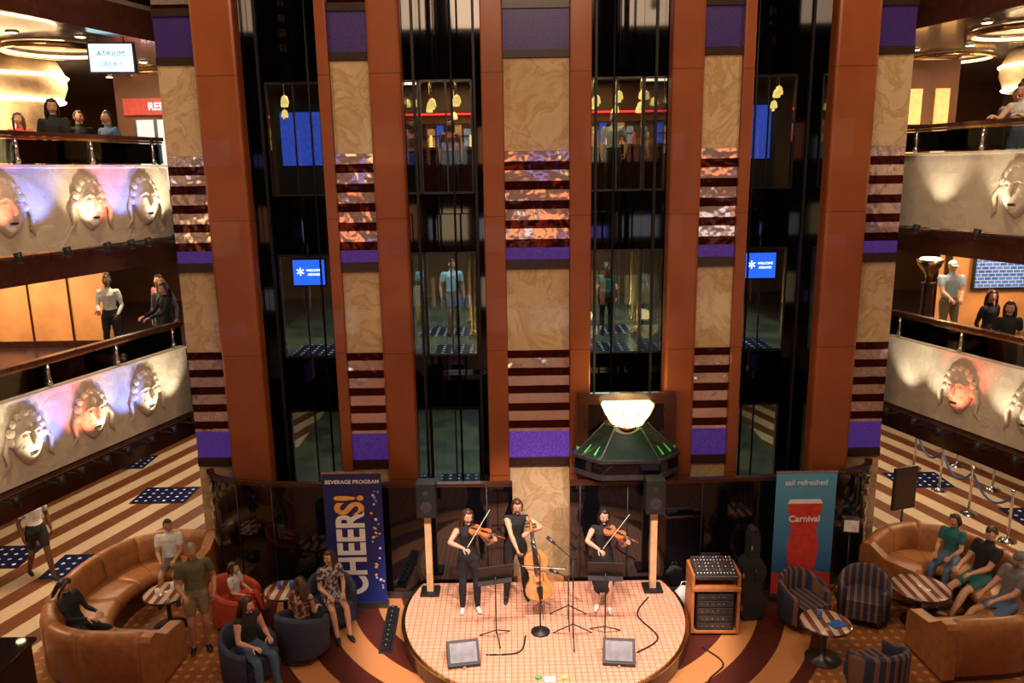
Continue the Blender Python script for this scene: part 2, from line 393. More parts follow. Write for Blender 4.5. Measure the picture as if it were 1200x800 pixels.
for w in WX:
    for z in WZ:
        k+=1; mb=MB(); x0,x1=w; 
        for xx in(x0,x1,(x0+x1)/2): mb.b2(xx-.015,xx+.015,15.38,15.41,z[0],z[1],STEEL)
        for zz in z: mb.b2(x0,x1,15.38,15.41,zz-.02,zz+.02,STEEL)
        mb.b2(x0+.02,x1-.02,15.47,15.48,z[0],z[1],WGLASS); mb.build('window_%d'%k)
for sx in(-1,1):
    mb=MB()
    for x in(.97,1.93,3.42,4.38): mb.b2(sx*x-.02,sx*x+.02,13.12,13.2,0,12.98,BLKM)
    for z in(2.45,5.6,8.8):
        for c,w in((1.42,.9),(3.9,.95)): mb.b2(sx*c-w/2,sx*c+w/2,15.2,15.4,z-.1,z+.5,BLK)
    for c in(1.42,3.9): mb.cyl((sx*c,14.4,.3),(sx*c,14.4,12.9),.02,.02,BLKM,8)
    mb.build('elevator_guide_rails')
SCR=mat('screen_blue',(.02,.1,.6),.3,emit=(.02,.12,.8),es=1.2,var=.1)
WHE=mat('white_glow',(1,1,1),.5,emit=(.9,.97,1),es=2.2,var=0)
for sx in(-1,1):
    mb=MB(); mb.b2(-.33,.33,0,.05,-.27,.27,BLKM); mb.b2(-.3,.3,-.006,0,-.24,.24,SCR); mb.cyl((0,.03,.2),(0,.03,.56),.02,.02,STEEL); o=mb.build('info_screen',(sx*4.32+.02,15.1,5.05)); 
    text(o,'*',.34,(-.16,-.012,-.05),(pi/2,0,0),WHE); text(o,'WELCOME',.06,(.1,-.012,.04),(pi/2,0,0),WHE); text(o,'ABOARD',.06,(.1,-.012,-.04),(pi/2,0,0),WHE)
GRE=mat('green_glow',(.1,.5,.1),.5,emit=(.08,.42,.06),es=.45)  # glowing strips imitate green reflections along the canopy glass edges
def elevator():
    mb=MB(); cx=1.40
    def oct(w,f): return [(cx-w,12.38),(cx-w,12.38-f*.4),(cx-w*.55,12.38-f),(cx+w*.55,12.38-f),(cx+w,12.38-f*.4),(cx+w,12.38)]
    mb.prism(oct(.86,.62),2.08,2.16,STEEL); mb.prism(oct(.84,.60),2.16,2.36,BLK); mb.prism(oct(.87,.63),2.36,2.41,STEEL)
    A=oct(.84,.60);B=oct(.36,.3)
    vs=[(p[0],p[1],2.41) for p in A]+[(p[0],p[1],2.86) for p in B]; n=6
    GR=mat('canopy_dark_glass',(.012,.03,.02),.05,coat=.8)
    mb.add(vs,[tuple(range(5,-1,-1)),tuple(range(6,12))]+[(i,(i+1)%n,n+(i+1)%n,n+i) for i in range(n)],GR)
    for i in range(n): mb.tube([vs[i],vs[i+n]],[.014,.014],STEEL,6)
    for i in(0,1,3,4):
        a=V(vs[i]);b=V(vs[i+1]); c=V(vs[i+n]); d=V(vs[i+1+n])
        for t in(.3,.7):
            p=a.lerp(b,t).lerp(c.lerp(d,t),.1); q=a.lerp(b,t).lerp(c.lerp(d,t),.35); o=V((0,-.012,.008)); mb.tube([p+o,q+o],[.016,.005],GRE,6)
    LB=mat('lamp_bowl_glow',(1,.85,.5),.5,emit=(1,.74,.32),es=4,var=.2,scale=14)
    mb.lathe([(.12,2.86),(.26,2.92),(.36,3.08),(.42,3.22),(.40,3.24)],LB,(cx,12.18-.05,0),20); 
    mb.lathe([(.15,2.83),(.17,2.88),(.12,2.90)],BRASS,(cx,12.13,0),16)
    for i in range(10):
        a=2*pi*i/10; mb.tube([(cx+.27*math.cos(a),12.13+.27*math.sin(a),2.92),(cx+.43*math.cos(a),12.13+.43*math.sin(a),3.23)],[.008,.008],BRASS,5)
    mb.b2(cx-.8,cx-.62,12.2,12.38,2.5,3.3,DARKWOOD); mb.b2(cx+.62,cx+.8,12.2,12.38,2.5,3.3,DARKWOOD); mb.b2(cx-.8,cx+.8,12.28,12.38,3.18,3.36,DARKWOOD); mb.b2(cx-.62,cx+.62,12.33,12.38,2.7,3.18,BLK)
    mb.b2(cx-.5,cx+.5,12.2,13.05,.05,.15,STEEL); mb.b2(cx-.5,cx+.5,12.95,13.05,.15,2.08,BLK)
    for x in(-.5,.5): mb.b2(cx+x-.03,cx+x+.03,12.2,12.26,.15,2.08,BRASS)
    mb.b2(cx-.47,cx+.47,12.22,12.24,.15,2.08,GLASS)
    mb.build('glass_elevator_car')
elevator()
lamp('POINT','canopy_lamp',(1.4,11.9,3.4),18,(1,.7,.3),.15)
def lowwall(sg):
    P=[(sg*5.62,12.74),(sg*5.45,12.45),(sg*5.0,12.24),(sg*4.2,12.08),(sg*2.6,11.98),(sg*1.2,11.95),(sg*.46,11.95)]
    path=catmull(P,6)
    if sg>0: path=path[::-1]
    mb=MB()
    mb.sweep(path,[(-.04,0),(-.04,1.95),(.04,1.95),(.04,0)],BLK); mb.sweep(path,[(-.06,1.95),(-.06,2.01),(.06,2.01),(.06,1.95)],DARKWOOD)
    mb.sweep(path,[(-.055,0),(-.055,.12),(.055,.12),(.055,0)],STEEL)
    for i in range(2,len(path),5):
        p=path[i]; mb.cyl((p[0],p[1]-.05,0),(p[0],p[1]-.05,1.95),.010,.010,BLKM,6)
    mb.build('black_glass_partition')
lowwall(-1); lowwall(1)
# ------------------------------------------------------------ stage
mb=MB(); R=2.15; a0=math.asin(.86/R)
pts=[(R*math.cos(a),SY+R*math.sin(a)) for a in np.linspace(pi-a0,2*pi+a0,56)]
mb.prism(pts,0,.27,DARKWOOD); pt2=[(p[0]*1.012,SY+(p[1]-SY)*1.012 if p[1]<11.8 else p[1]) for p in pts]; mb.prism(pt2,.27,.285,BRASS); mb.prism([(p[0]*.985,SY+(p[1]-SY)*.985) for p in pts],.285,.30,STAGE)
mb.build('stage_platform')
ZS=.30
for x,y,w,d in((-8.15,16.4,1.2,.9),(-8.4,13.2,.9,.9),(-9.9,13.6,.9,.9),(8.6,16.6,1.2,.9),(9.9,14.6,.9,.9),(-10,18.5,1.2,.9),(1.6,17,1,.8),(-1.6,17,1,.8)):
    MB().b2(-w/2,w/2,-d/2,d/2,0,.006,STAR).build('star_floor_tile',(x,y,.0))
for x,y in((-1.6,16.6),(1.6,16.6),(-1.9,18.6),(1.9,18.6),(4.6,16.8),(-4.6,16.8)):
    MB().b2(-.5,.5,-.5,.5,0,.006,STAR).build('star_floor_tile',(x,y,F2)); MB().b2(-.5,.5,-.5,.5,0,.006,STAR).build('star_floor_tile',(x,y,F3))
# ------------------------------------------------------------ furniture
def sofa(P,name):
    path=catmull(P,8); mb=MB(); n=len(path); K=8
    mb.sweep(path,[(.03,.0),(.03,.28),(.86,.28),(.86,.0)],DARKWOOD)
    for k in range(K):
        a=int(round(k*(n-1)/K)); b=int(round((k+1)*(n-1)/K)); seg=path[a:b+1]
        def shrink(seg,e=.008):
            s=[V((p[0],p[1],0)) for p in seg]; s[0]+= (s[1]-s[0]).normalized()*e; s[-1]+=(s[-2]-s[-1]).normalized()*e
            return [(p.x,p.y) for p in s]
        sg=shrink(seg)
        mb.sweep(sg,[(.22,.28),(.22,.44),(.30,.47),(.80,.48),(.88,.45),(.90,.38),(.88,.28)],LEATHER,True)
        mb.sweep(sg,[(0,.10),(0,.74),(.03,.84),(.10,.88),(.18,.86),(.23,.78),(.27,.5),(.26,.30),(.05,.10)],LEATHER,True)
    for e,(i,j) in enumerate(((0,1),(-1,-2))):
        p=V((path[i][0],path[i][1],0)); q=V((path[j][0],path[j][1],0)); t=(p-q).normalized()
        nr=V((-t.y,t.x,0))*(1 if e==1 else -1)
        c=p+t*.09
        prof=[(0,.05),(0,.8),(.05,.86),(.16,.86),(.4,.68),(.85,.62),(.92,.56),(.92,.05)]
        vs=[];
        for o in(-.085,.085):
            for d,z in prof: vs.append(c+t*o+nr*d+V((0,0,z)))
        m=len(prof); mb.add(vs,[tuple(range(m-1,-1,-1)),tuple(range(m,2*m))]+[(k,(k+1)%m,m+(k+1)%m,m+k) for k in range(m)],LEATHER)
    mb.build(name)
sofa([(-5.75,12.85),(-6.5,12.9),(-7.15,12.45),(-7.45,11.6),(-7.4,10.7),(-7.1,10.0),(-6.5,9.6),(-5.5,9.5)],'curved_sofa')
sofa([(5.5,9.5),(6.5,9.6),(7.1,10.0),(7.45,10.7),(7.5,11.6),(7.15,12.4),(6.5,12.75),(5.85,12.6),(5.35,12.1)],'curved_sofa')
def armchair(x,y,rz,fab,name='tub_armchair'):
    mb=MB()
    N=20
    vs=[];fs=[]
    for i in range(N):
        a=math.radians(-128+256*i/(N-1)); h=.58+.20*max(0,math.cos(a*.62))**2; d=V((math.sin(a),math.cos(a),0)); c=V((0,.0,0))
        for r,z in((.38,.14),(.39,h-.04),(.365,h),(.32,h),(.295,h-.05),(.29,.30),(.29,.14)): vs.append(c+d*r+V((0,0,z)))
    n=7
    for i in range(N-1):
        for k in range(n): fs.append((i*n+k,i*n+(k+1)%n,(i+1)*n+(k+1)%n,(i+1)*n+k))
    fs.append(tuple(range(n-1,-1,-1))); fs.append(tuple((N-1)*n+k for k in range(n)))
    mb.add(vs,fs,fab,True)
    seat=[(.30*math.sin(a),.30*math.cos(a)) for a in np.linspace(math.radians(-125),math.radians(125),18)]+[(.26,-.32),(-.26,-.32)]
    mb.prism(seat,.14,.30,fab); mb.prism([(q[0]*.97,q[1]*.97) for q in seat],.30,.44,fab)
    for a in(45,135,225,315): d=V((math.cos(math.radians(a)),math.sin(math.radians(a)),0)); mb.cyl(d*.3+V((0,0,0)),d*.29+V((0,0,.15)),.018,.026,DARKWOOD,8)
    return mb.build(name,(x,y,0),math.radians(rz),bevel=.012)
def table(x,y,r,h=.58):
    mb=MB(); mb.lathe([(.24,0),(.25,.015),(.05,.05),(.035,.1),(.035,h-.06),(.12,h-.03),(r*.9,h-.03)],STEEL)
    mb.lathe([(r*.97,h-.03),(r,h-.02),(r,h-.006),(r*.985,h)],DARKWOOD,n=32); mb.lathe([(r*.95,h),(r*.95,h+.003)],TABSTR,n=32)
    return mb.build('cocktail_table',(x,y,0))
def glass_cup(x,y,z,m): MB().lathe([(.028,0),(.03,.01),(.036,.11),(.034,.11),(.028,.02)],m,n=14).build('drinking_cup',(x,y,z))
BLUEP=mat('blue_plastic',(.03,.12,.45),.35); WHITEP=mat('white_paper',(.8,.8,.78),.6)
table(-5.85,11.2,.36); table(-4.03,11.22,.32); table(3.95,10.1,.36); table(5.75,11.0,.44)
for x,y in((-3.93,11.27),(-4.12,11.25),(-5.8,11.3),(-5.95,11.1),(3.9,10.2)): glass_cup(x,y,.584,BLUEP if x>-5 else WHITEP)
MB().box((0,0,.008),(.22,.16,.016),BLUEP).build('folded_napkin',(4.08,10.02,.584),.4)
NAVY=mat('navy_fabric',(.03,.035,.07),.8)
armchair(3.98,11.0,20,NAVYSTR); armchair(4.95,11.1,-25,NAVYSTR); armchair(4.35,9.33,200,NAVYSTR)
armchair(-4.78,11.2,75,REDFAB); armchair(-4.15,9.82,65,NAVY); armchair(-3.55,10.40,165,NAVY); armchair(-3.3,11.2,30,NAVY)
mb=MB(); mb.b2(-.5,.5,-.38,.38,0,.95,DARKWOOD); mb.b2(-.55,.55,-.43,.43,.95,1.0,BLK); mb.b2(-.46,.46,-.40,-.38,.08,.9,TRIMD)
for x in(-.23,.23): mb.b2(x-.2,x+.2,-.41,-.40,.14,.84,DARKWOOD)
mb.b2(.5,.51,-.3,.3,.1,.85,TRIMD); mb.build('wooden_cabinet',(-7.3,8.95,0),bevel=.008)
# ------------------------------------------------------------ banners
def m_banner(a,b,name):
    t=NT(name); z=t.xyz()[2]
    t.col(t.mix(t.m('MULTIPLY',z,1/2.2),a,b)); t.p(rough=.45); return t.mat
NB=m_banner((.012,.03,.22),(.02,.02,.11),'banner_navy'); TB=m_banner((.015,.05,.26),(.10,.40,.60),'banner_teal')
WT=mat('white_print',(.85,.85,.85),.5,var=.03); YT=mat('yellow_print',(.85,.42,.08),.5); RDP=mat('red_print',(.62,.05,.03),.5); TAG=mat('light_blue_print',(.12,.3,.8),.5)
def banner(x,y,w,h,m,rz):
    mb=MB(); mb.b2(-w/2,w/2,-.004,.004,.09,h,m); mb.b2(-w/2-.02,w/2+.02,-.06,.06,0,.09,STEEL); mb.b2(-w/2-.01,w/2+.01,-.012,.012,h,h+.03,CHROME)
    mb.cyl((0,.03,.05),(0,.02,h),.012,.012,STEEL,8); mb.box((0,0,.01),(.12,.34,.02),STEEL)
    return mb.build('roll_up_banner',(x,y,0),rz)
b=banner(-2.98,11.68,.92,2.3,NB,.0)
text(b,'BEVERAGE PROGRAM',.088,(0,-.008,2.16),(pi/2,0,0),WT,bold=.001)
text(b,'CHEER',.62,(-.04,-.008,.22),(pi/2,-pi/2,0),WT,bold=.018,sx=.76,align='LEFT')
text(b,'S!',.62,(-.04,-.008,1.61),(pi/2,-pi/2,0),YT,bold=.018,sx=.76,align='LEFT')
mb=MB()
for i in range(30):
    x=.27+.15*random.random(); z=.3+1.7*random.random(); mb.cyl((x,-.005,z),(x,-.009,z),.012+.016*random.random(),.012,random.choice((TAG,YT,WT)),8)
mb.build('confetti_print',parent=b)
b2=banner(4.17,11.68,.95,2.2,TB,-.0)
text(b2,'sail refreshed',.125,(0,-.008,2.03),(pi/2,0,0),WT)
mb=MB(); 
def ol(pts,y0,y1,m):
    n=len(pts); vs=[(p[0],y0,p[1]) for p in pts]+[(p[0],y1,p[1]) for p in pts]; mb.add(vs,[tuple(range(n)),tuple(range(2*n-1,n-1,-1))]+[(i,(i+1)%n,n+(i+1)%n,n+i) for i in range(n)],m)
ol([(-.2,.5),(.2,.5),(.25,.9),(.2,1.25),(.27,1.6),(.26,1.68),(-.26,1.68),(-.27,1.6),(-.2,1.25),(-.25,.9)],-.009,-.005,RDP)
ol([(-.28,1.68),(.28,1.68),(.24,1.75),(-.24,1.75)],-.01,-.005,WT); ol([(-.475,.12),(.475,.12),(.475,.46),(.2,.52),(-.1,.44),(-.475,.5)],-.007,-.004,RDP)
mb.build('cup_print',parent=b2)
text(b2,'Carnival',.15,(0,-.014,1.42),(pi/2,0,0),WT,bold=.003); text(b2,'$14.00 REFILLABLE MUG',.06,(0,-.012,.36),(pi/2,0,0),WT); text(b2,'great savings all cruise',.045,(0,-.012,.26),(pi/2,0,0),WT)
# ------------------------------------------------------------ sound gear
TANP=mat('tan_pole',(.65,.42,.22),.5)
for sx in(-1,1):
    mb=MB(); mb.box((0,0,.02),(.3,.3,.04),BLKM); mb.b2(-.05,.05,-.05,.05,.04,1.35,TANP); mb.b2(-.15,.15,-.15,.12,1.35,1.9,BLKM); mb.b2(-.13,.13,-.156,-.15,1.38,1.87,BLKM)
    mb.cyl((0,-.158,1.53),(0,-.162,1.53),.09,.09,STEEL); mb.cyl((0,-.158,1.76),(0,-.162,1.76),.04,.04,STEEL)
    mb.build('loudspeaker',(sx*1.80-.04*(sx>0),11.57,ZS),bevel=.008)
def wedge(x,y,rz):
    mb=MB(); pr=[(-.17,0),(.15,0),(.17,.05),(-.06,.30),(-.17,.22)]
    vs=[(-.22,-p[0],p[1]) for p in pr]+[(.22,-p[0],p[1]) for p in pr]; n=5
    mb.add(vs,[tuple(range(n)),tuple(range(2*n-1,n-1,-1))]+[(i,(i+1)%n,n+(i+1)%n,n+i) for i in range(n)],BLKM)
    gd=V((0,-.23,-.25)).normalized(); nn=V((0,-.736,.677)); c=V((0,-.055,.175))+nn*.004
    Rm=Matrix((V((1,0,0)),gd,nn)).transposed(); mb.box(c,(.38,.27,.012),STEEL,R=Rm); mb.b2(-.02,.02,-.19,-.165,.02,.05,CHROME)
    mb.build('stage_monitor_wedge',(x,y,ZS),rz,bevel=.006)
wedge(-1.17,9.72,.15); wedge(.97,9.70,-.12)
def tripod(mb,h=.14,r=.26):
    for k in range(3):
        a=k*2*pi/3+.5; mb.cyl((0,0,h),(r*math.cos(a),r*math.sin(a),.01),.009,.009,BLKM,6)
def music_stand(x,y,rz,h=1.0):
    mb=MB(); tripod(mb); mb.cyl((0,0,.08),(0,0,h),.010,.010,BLKM,8)
    Rm=Matrix.Rotation(math.radians(28),3,'X'); c=V((0,0,h+.06)); mb.box(c,(.5,.012,.32),BLKM,R=Rm); mb.box(c+V((0,.03,-.16)),(.5,.07,.012),BLKM,R=Rm)
    mb.box(c+Rm@V((-.1,.010,.01)),(.2,.004,.27),WHITEP,R=Rm); mb.box(c+Rm@V((.11,.010,.01)),(.2,.004,.27),WHITEP,R=Rm)
    mb.build('music_stand',(x,y,ZS),rz)
music_stand(-.72,10.25,.25,.98); music_stand(.85,10.3,-.1,.98)
def mic_stand(x,y,round_,h,boom=(0,.3,.2)):
    mb=MB()
    if round_: mb.lathe([(.14,0),(.14,.02),(.03,.04),(.012,.06)],BLKM)
    else: tripod(mb,.25,.32)
    mb.cyl((0,0,.03),(0,0,h),.010,.009,BLKM,8); e=V((0,0,h))+V(boom); mb.cyl((0,0,h),e,.008,.008,BLKM,6); mb.cyl(e,e+V(boom).normalized()*.14,.022,.026,STEEL,10)
    mb.build('microphone_stand',(x,y,ZS))
mic_stand(-.08,10.4,True,1.2,(-.05,.1,.05)); mic_stand(.38,10.2,False,1.25,(-.25,.2,.15)); mic_stand(.35,10.7,False,.7,(-.15,.1,.02))
OW=mat('orange_wood',(.42,.15,.05),.45)
mb=MB(); mb.b2(-.36,-.32,-.25,.25,.04,1.0,OW); mb.b2(.32,.36,-.25,.25,.04,1.0,OW); mb.b2(-.36,.36,-.27,.25,.74,.80,OW); mb.b2(-.36,.36,.22,.25,.04,1.0,OW); mb.b2(-.32,.32,-.25,.22,.04,.08,OW)
mb.b2(-.28,.28,-.22,.20,.08,.70,BLKM)
for i in range(5): mb.b2(-.26,.26,-.235,-.22,.11+i*.12,.21+i*.12,STEEL); [mb.cyl((-.2+.08*j,-.24,.16+i*.12),(-.2+.08*j,-.25,.16+i*.12),.01,.01,CHROME,6) for j in range(5)]
Rm=Matrix.Rotation(math.radians(14),3,'X'); c=V((0,-.02,1.0)); mb.box(c,(.62,.46,.06),STEEL,R=Rm)
for i in range(12):
    for j in range(6): q=c+Rm@V((-.27+i*.049,-.15+j*.07,.035)); mb.box(q,(.016,.02,.012),[WHITEP,BLUEP,REDFAB,CHROME][(i*j+j)%4],R=Rm)
mb.box(V((.0,.2,1.08)),(.3,.02,.1),BLKM)
for x in(-.3,.3):
    for y in(-.2,.2): mb.cyl((x,y,0),(x,y,.05),.025,.025,BLKM,8)
mb.build('mixing_console_cabinet',(2.56,10.95,0),-.03,bevel=.005)
def vio_outline(L,w,n=14):
    pr=[(0,.0),(.01,.35),(.06,.75),(.15,.97),(.23,1.0),(.32,.9),(.38,.74),(.42,.63),(.5,.58),(.58,.60),(.63,.68),(.68,.78),(.77,.83),(.87,.78),(.95,.55),(.99,.25),(1,.0)]
    return [(a*L,b*w/2) for a,b in pr]+[(a*L,-b*w/2) for a,b in pr[-2:0:-1]]
def fiddle(name,L,w,th,neck,M,varn,pin=0):
    mb=MB(); o=vio_outline(L,w); mb.prism(o,0,th,varn); mb.prism([(p[0]*.97+.015*L,p[1]*.93) for p in o],th,th*1.12,varn)
    bl=BLKM; mb.tube([(L*.55,0,th*1.4),(L+neck*.9,0,th*.95)],[(w*.1,th*.1),(w*.065,th*.09)],bl,8,side=V((0,1,0)))
    mb.tube([(L*.98,0,th*.6),(L+neck,0,th*.7)],[w*.075,w*.06],varn,8)
    mb.tube([(L+neck,0,th*.7),(L+neck+L*.16,0,th*.45),(L+neck+L*.24,0,th*.3),(L+neck+L*.22,0,th*.75)],[w*.06,w*.055,w*.07,w*.04],varn,8)
    for i,x in enumerate((.04,.07,.10,.13)): s=1 if i%2 else -1; mb.cyl((L+neck+L*x,0,th*.5),(L+neck+L*x,s*w*.2,th*.5),w*.018,w*.03,bl,6)
    mb.tube([(L*.04,0,th*1.15),(L*.30,0,th*1.45)],[(w*.06,th*.05),(w*.11,th*.06)],bl,8,side=V((0,1,0)))
    mb.box((L*.42,0,th*1.38),(L*.015,w*.2,th*.55),TANP)
    for s in(-1,1): mb.box((L*.46,s*w*.17,th*1.13),(L*.16,w*.018,th*.03),bl,rz=s*.1)
    for i in range(4): y=(i-1.5)*w*.035; mb.cyl((L*.28,y,th*1.5),(L*.42,y,th*1.7),w*.004,w*.004,CHROME,4); mb.cyl((L*.42,y,th*1.7),(L+neck,y*.7,th*1.05),w*.004,w*.004,CHROME,4)
    if pin: mb.cyl((0,0,th*.5),(-pin,0,th*.5),.012,.006,STEEL,8)
    else: mb.sph((L*.05,w*.28,th*1.2),(w*.2,w*.18,th*.3),bl,8,6)
    ob=mb.build(name); ob.matrix_world=M; return ob
def frame(o,ax,up):
    ax=V(ax).normalized(); up=V(up); up=(up-ax*up.dot(ax)).normalized(); y=up.cross(ax)
    return Matrix.Translation(V(o))@Matrix((ax,y,up)).transposed().to_4x4()
def bow(L=.72):
    mb=MB(); mb.tube([(0,0,0),(L*.3,0,-.004),(L*.7,0,-.004),(L,0,0),(L+.01,0,-.02)],[.006,.005,.004,.004,.003],DARKWOOD,6); mb.box((.05,0,-.015),(.05,.014,.022),BLKM); mb.box((L*.52,0,-.024),(L*.93,.012,.002),WHITEP)
    return mb.build('instrument_bow')
VARN=mat('violin_varnish',(.42,.13,.035),.25,coat=.6); VARN2=mat('cello_varnish',(.66,.27,.08),.25,coat=.6)
CASE=mat('case_black',(.025,.025,.03),.3); mb=MB()
o=vio_outline(1.0,.46); o=[(p[1],p[0]+.05) for p in o]
def vext(poly,y0,y1,m):
    n=len(poly); vs=[(p[0],y0,p[1]) for p in poly]+[(p[0],y1,p[1]) for p in poly]; mb.add(vs,[tuple(range(n)),tuple(range(2*n-1,n-1,-1))]+[(i,(i+1)%n,n+(i+1)%n,n+i) for i in range(n)],m)
vext(o,-.13,.13,CASE); vext([(-.085,1.0),(.085,1.0),(.08,1.4),(.05,1.5),(0,1.53),(-.05,1.5),(-.08,1.4)],-.1,.1,CASE)
for z in(.25,.8,1.25): mb.b2(-.2 if z<1 else -.085,-.17 if z<1 else -.06,-.15,-.13,z-.04,z+.04,CHROME)
mb.tube([(.0,-.13,.7),(.0,-.19,.74),(.0,-.19,.86),(0,-.13,.9)],[.012]*4,BLKM,6); 
for x in(-.12,.12): mb.cyl((x,-.1,.04),(x,.1,.04),.04,.04,BLKM,10)
mb.build('cello_case',(3.22,11.2,0),.1,bevel=.03)
mb=MB(); mb.b2(-.15,.15,-.11,.11,0,.02,BLKM); tripod(mb,.4,.24); mb.cyl((0,0,.1),(0,0,1.2),.014,.012,STEEL,8); mb.box((0,-.02,1.28),(.26,.12,.24),STEEL); mb.box((0,-.085,1.28),(.22,.01,.19),WHITEP); mb.build('light_stand',(4.95,11.76,0),-.2)
mb=MB(); mb.sph((0,0,.16),(.16,.11,.17),WHITEP,10,8,fn=lambda d,p:p*(1+.12*math.sin(7*d.x)*math.cos(5*d.z))); mb.tube([(-.06,0,.3),(-.03,0,.4),(.03,0,.4),(.06,0,.3)],[.008]*4,WHITEP,5); mb.build('tote_bag',(2.27,11.6,0))
def cable(pts,name='stage_cable',r=.012):
    mb=MB(); p=catmull([(q[0],q[1]) for q in pts],6); mb.tube([(a,b,pts[0][2]+r) for a,b in p],[r]*len(p),BLKM,6); mb.build(name)
cable([(2.3,10.4,0),(2.5,10.0,0),(2.2,9.6,0),(2.6,9.4,0)]); cable([(1.25,9.85,ZS),(1.6,10.2,ZS),(1.4,10.8,ZS),(1.65,11.3,ZS)]); cable([(-.85,9.85,ZS),(-.4,9.9,ZS),(-.3,10.3,ZS)])
mb=MB()
for i in range(9): mb.b2(-.07,.07,i*.13,i*.13+.1,0,.09,BLKM); mb.cyl((0,i*.13+.05,.09),(0,i*.13+.05,.12),.03,.02,STEEL,8)
mb.b2(-.1,.1,-.02,1.2,0,.02,STEEL); mb.build('footlight_strip',(-2.36,10.4,0),.04)
mb=MB(); mb.b2(-.08,.08,-.05,.05,0,.008,WHITEP); mb.sph((.2,.02,.02),(.05,.035,.02),mat('yellow_rag',(.8,.7,.15),.8)); mb.sph((-.15,.03,.02),(.05,.04,.02),mat('green_rag',(.1,.4,.12),.8)); mb.build('crumpled_paper',(0.0,9.3,ZS))
ROPE=mat('blue_rope',(.03,.08,.25),.7); SP=[(8.75,13.6),(8.7,14.8),(8.75,16.0),(8.85,17.3),(10.0,14.6),(9.9,16.0),(9.9,17.4)]
for x,y in SP:
    mb=MB(); mb.lathe([(.16,0),(.16,.02),(.04,.05),(.025,.07),(.025,.95),(.04,.96),(.04,1.0),(.02,1.03)],CHROME); mb.build('rope_stanchion',(x,y,0))
for a,b in((0,1),(1,2),(2,3),(4,5),(5,6)):
    A=V((*SP[a],.9));B=V((*SP[b],.9)); pts=[A.lerp(B,t)+V((0,0,-.35*4*t*(1-t))) for t in np.linspace(.04,.96,10)]
    mb=MB(); mb.tube(pts,[.022]*10,ROPE,8); mb.build('barrier_rope')
mb=MB(); mb.box((0,0,.01),(.4,.3,.02),BLKM); mb.cyl((0,0,.02),(0,0,.8),.02,.02,BLKM); mb.b2(-.25,.25,-.02,.02,.8,1.6,BLKM); mb.b2(-.22,.22,-.026,-.02,.84,1.56,TRIMD); mb.build('sign_easel',(6.6,13.35,0),.3)
# ------------------------------------------------------------ upper deck dressing
mb=MB(); mb.b2(-13.98,-9.5,17.5,17.7,F2,5.88,ORANGEP)
for x in(-13,-12.1,-11.2,-10.3): mb.b2(x-.02,x+.02,17.47,17.5,F2,5.88,DARKWOOD)
mb.b2(-13.98,-9.5,17.46,17.5,F2,F2+.15,DARKWOOD); mb.build('wood_panel_screen')
mb=MB(); mb.b2(9.2,13.98,17.5,17.7,F2,5.88,ORANGEP); mb.b2(9.2,9.35,17.44,17.5,F2,5.88,DARKWOOD); mb.build('wood_panel_screen')
mb=MB(); mb.b2(6.9,8.2,19.5,19.7,F2,5.88,ORANGEP); mb.build('wood_panel_screen')
lamp('AREA','panel_wash',(-11.2,15.6,5.7),150,(1,.74,.48),1.2,(-11.4,17.5,4.2)); lamp('AREA','panel_wash',(10.6,15.6,5.7),90,(1,.7,.42),1.0,(10.8,17.5,4.2)); lamp('AREA','panel_wash',(7.6,17.8,5.7),60,(1,.7,.42),.6,(7.6,19.5,4.2))  # unseen area lamps added to brighten the orange panels
def m_tv():
    t=NT('video_wall'); n=t.nt.nodes.new('ShaderNodeTexBrick'); mp=t.nt.nodes.new('ShaderNodeMapping'); mp.inputs['Rotation'].default_value=(pi/2,0,0); t.link(t.obj,mp.inputs[0]); t.link(mp.outputs[0],n.inputs[0])
    n.inputs['Color1'].default_value=(.02,.08,.35,1); n.inputs['Color2'].default_value=(.08,.18,.5,1); n.inputs['Mortar'].default_value=(.4,.5,.65,1); n.inputs['Scale'].default_value=3.2; n.inputs['Mortar Size'].default_value=.03
    t.col(n.outputs[0]); t.p(emit=n.outputs[0],es=.45); return t.mat
mb=MB(); mb.b2(-.95,.95,-.06,0,-.6,.6,BLKM); mb.b2(-.9,.9,-.07,-.06,-.55,.55,m_tv()); mb.build('wall_television',(10.75,17.44,4.75))
def torch(x,y,z):
    mb=MB(); mb.lathe([(.16,0),(.16,.1),(.1,.14),(.1,1.5),(.14,1.55)],DARKWOOD,n=16); mb.lathe([(.05,1.55),(.08,1.7),(.2,1.86),(.24,1.98),(.22,1.99)],BRASS,n=18)
    mb.lathe([(.1,1.9),(.2,1.985),(.16,2.02),(.05,2.03)],WARME,n=16); mb.build('torchiere_lamp',(x,y,z)); lamp('POINT','torchiere_light',(x,y,z+2.25),18,(1,.6,.25),.1)
torch(7.5,14.9,F2); torch(-7.6,17.6,F2)
def drum(x,y,z):
    mb=MB(); mb.lathe([(.75,0),(.75,.15),(.6,.2),(.6,1.9),(.85,2.05),(.95,2.3),(.95,2.5),(.8,2.8)],CREAMW,n=32); mb.lathe([(.87,2.0),(.9,2.03),(.87,2.06)],WARME,n=32); mb.lathe([(.97,2.45),(.99,2.48),(.97,2.5)],WARME,n=32); mb.build('round_column',(x,y,z)); lamp('POINT','column_glow',(x,y-1.3,z+1.6),70,(1,.72,.42),.2)
drum(-9.9,15.8,F3); drum(10.4,16.4,F3)
COVE=mat('cove_light',(1,.8,.5),.5,emit=(1,.62,.3),es=3)
for x,y in((-8.3,14.6),(-7.9,18.4),(8.4,14.2),(8.9,17.6)):
    mb=MB(); mb.torus((0,0,0),.8,.03,COVE); mb.torus((0,0,.0),.86,.05,BRASS); mb.build('ceiling_ring_light',(x,y,9.06))
LS=mat('light_box',(.7,.95,1),.4,emit=(.5,.85,1),es=1.7,var=.1)
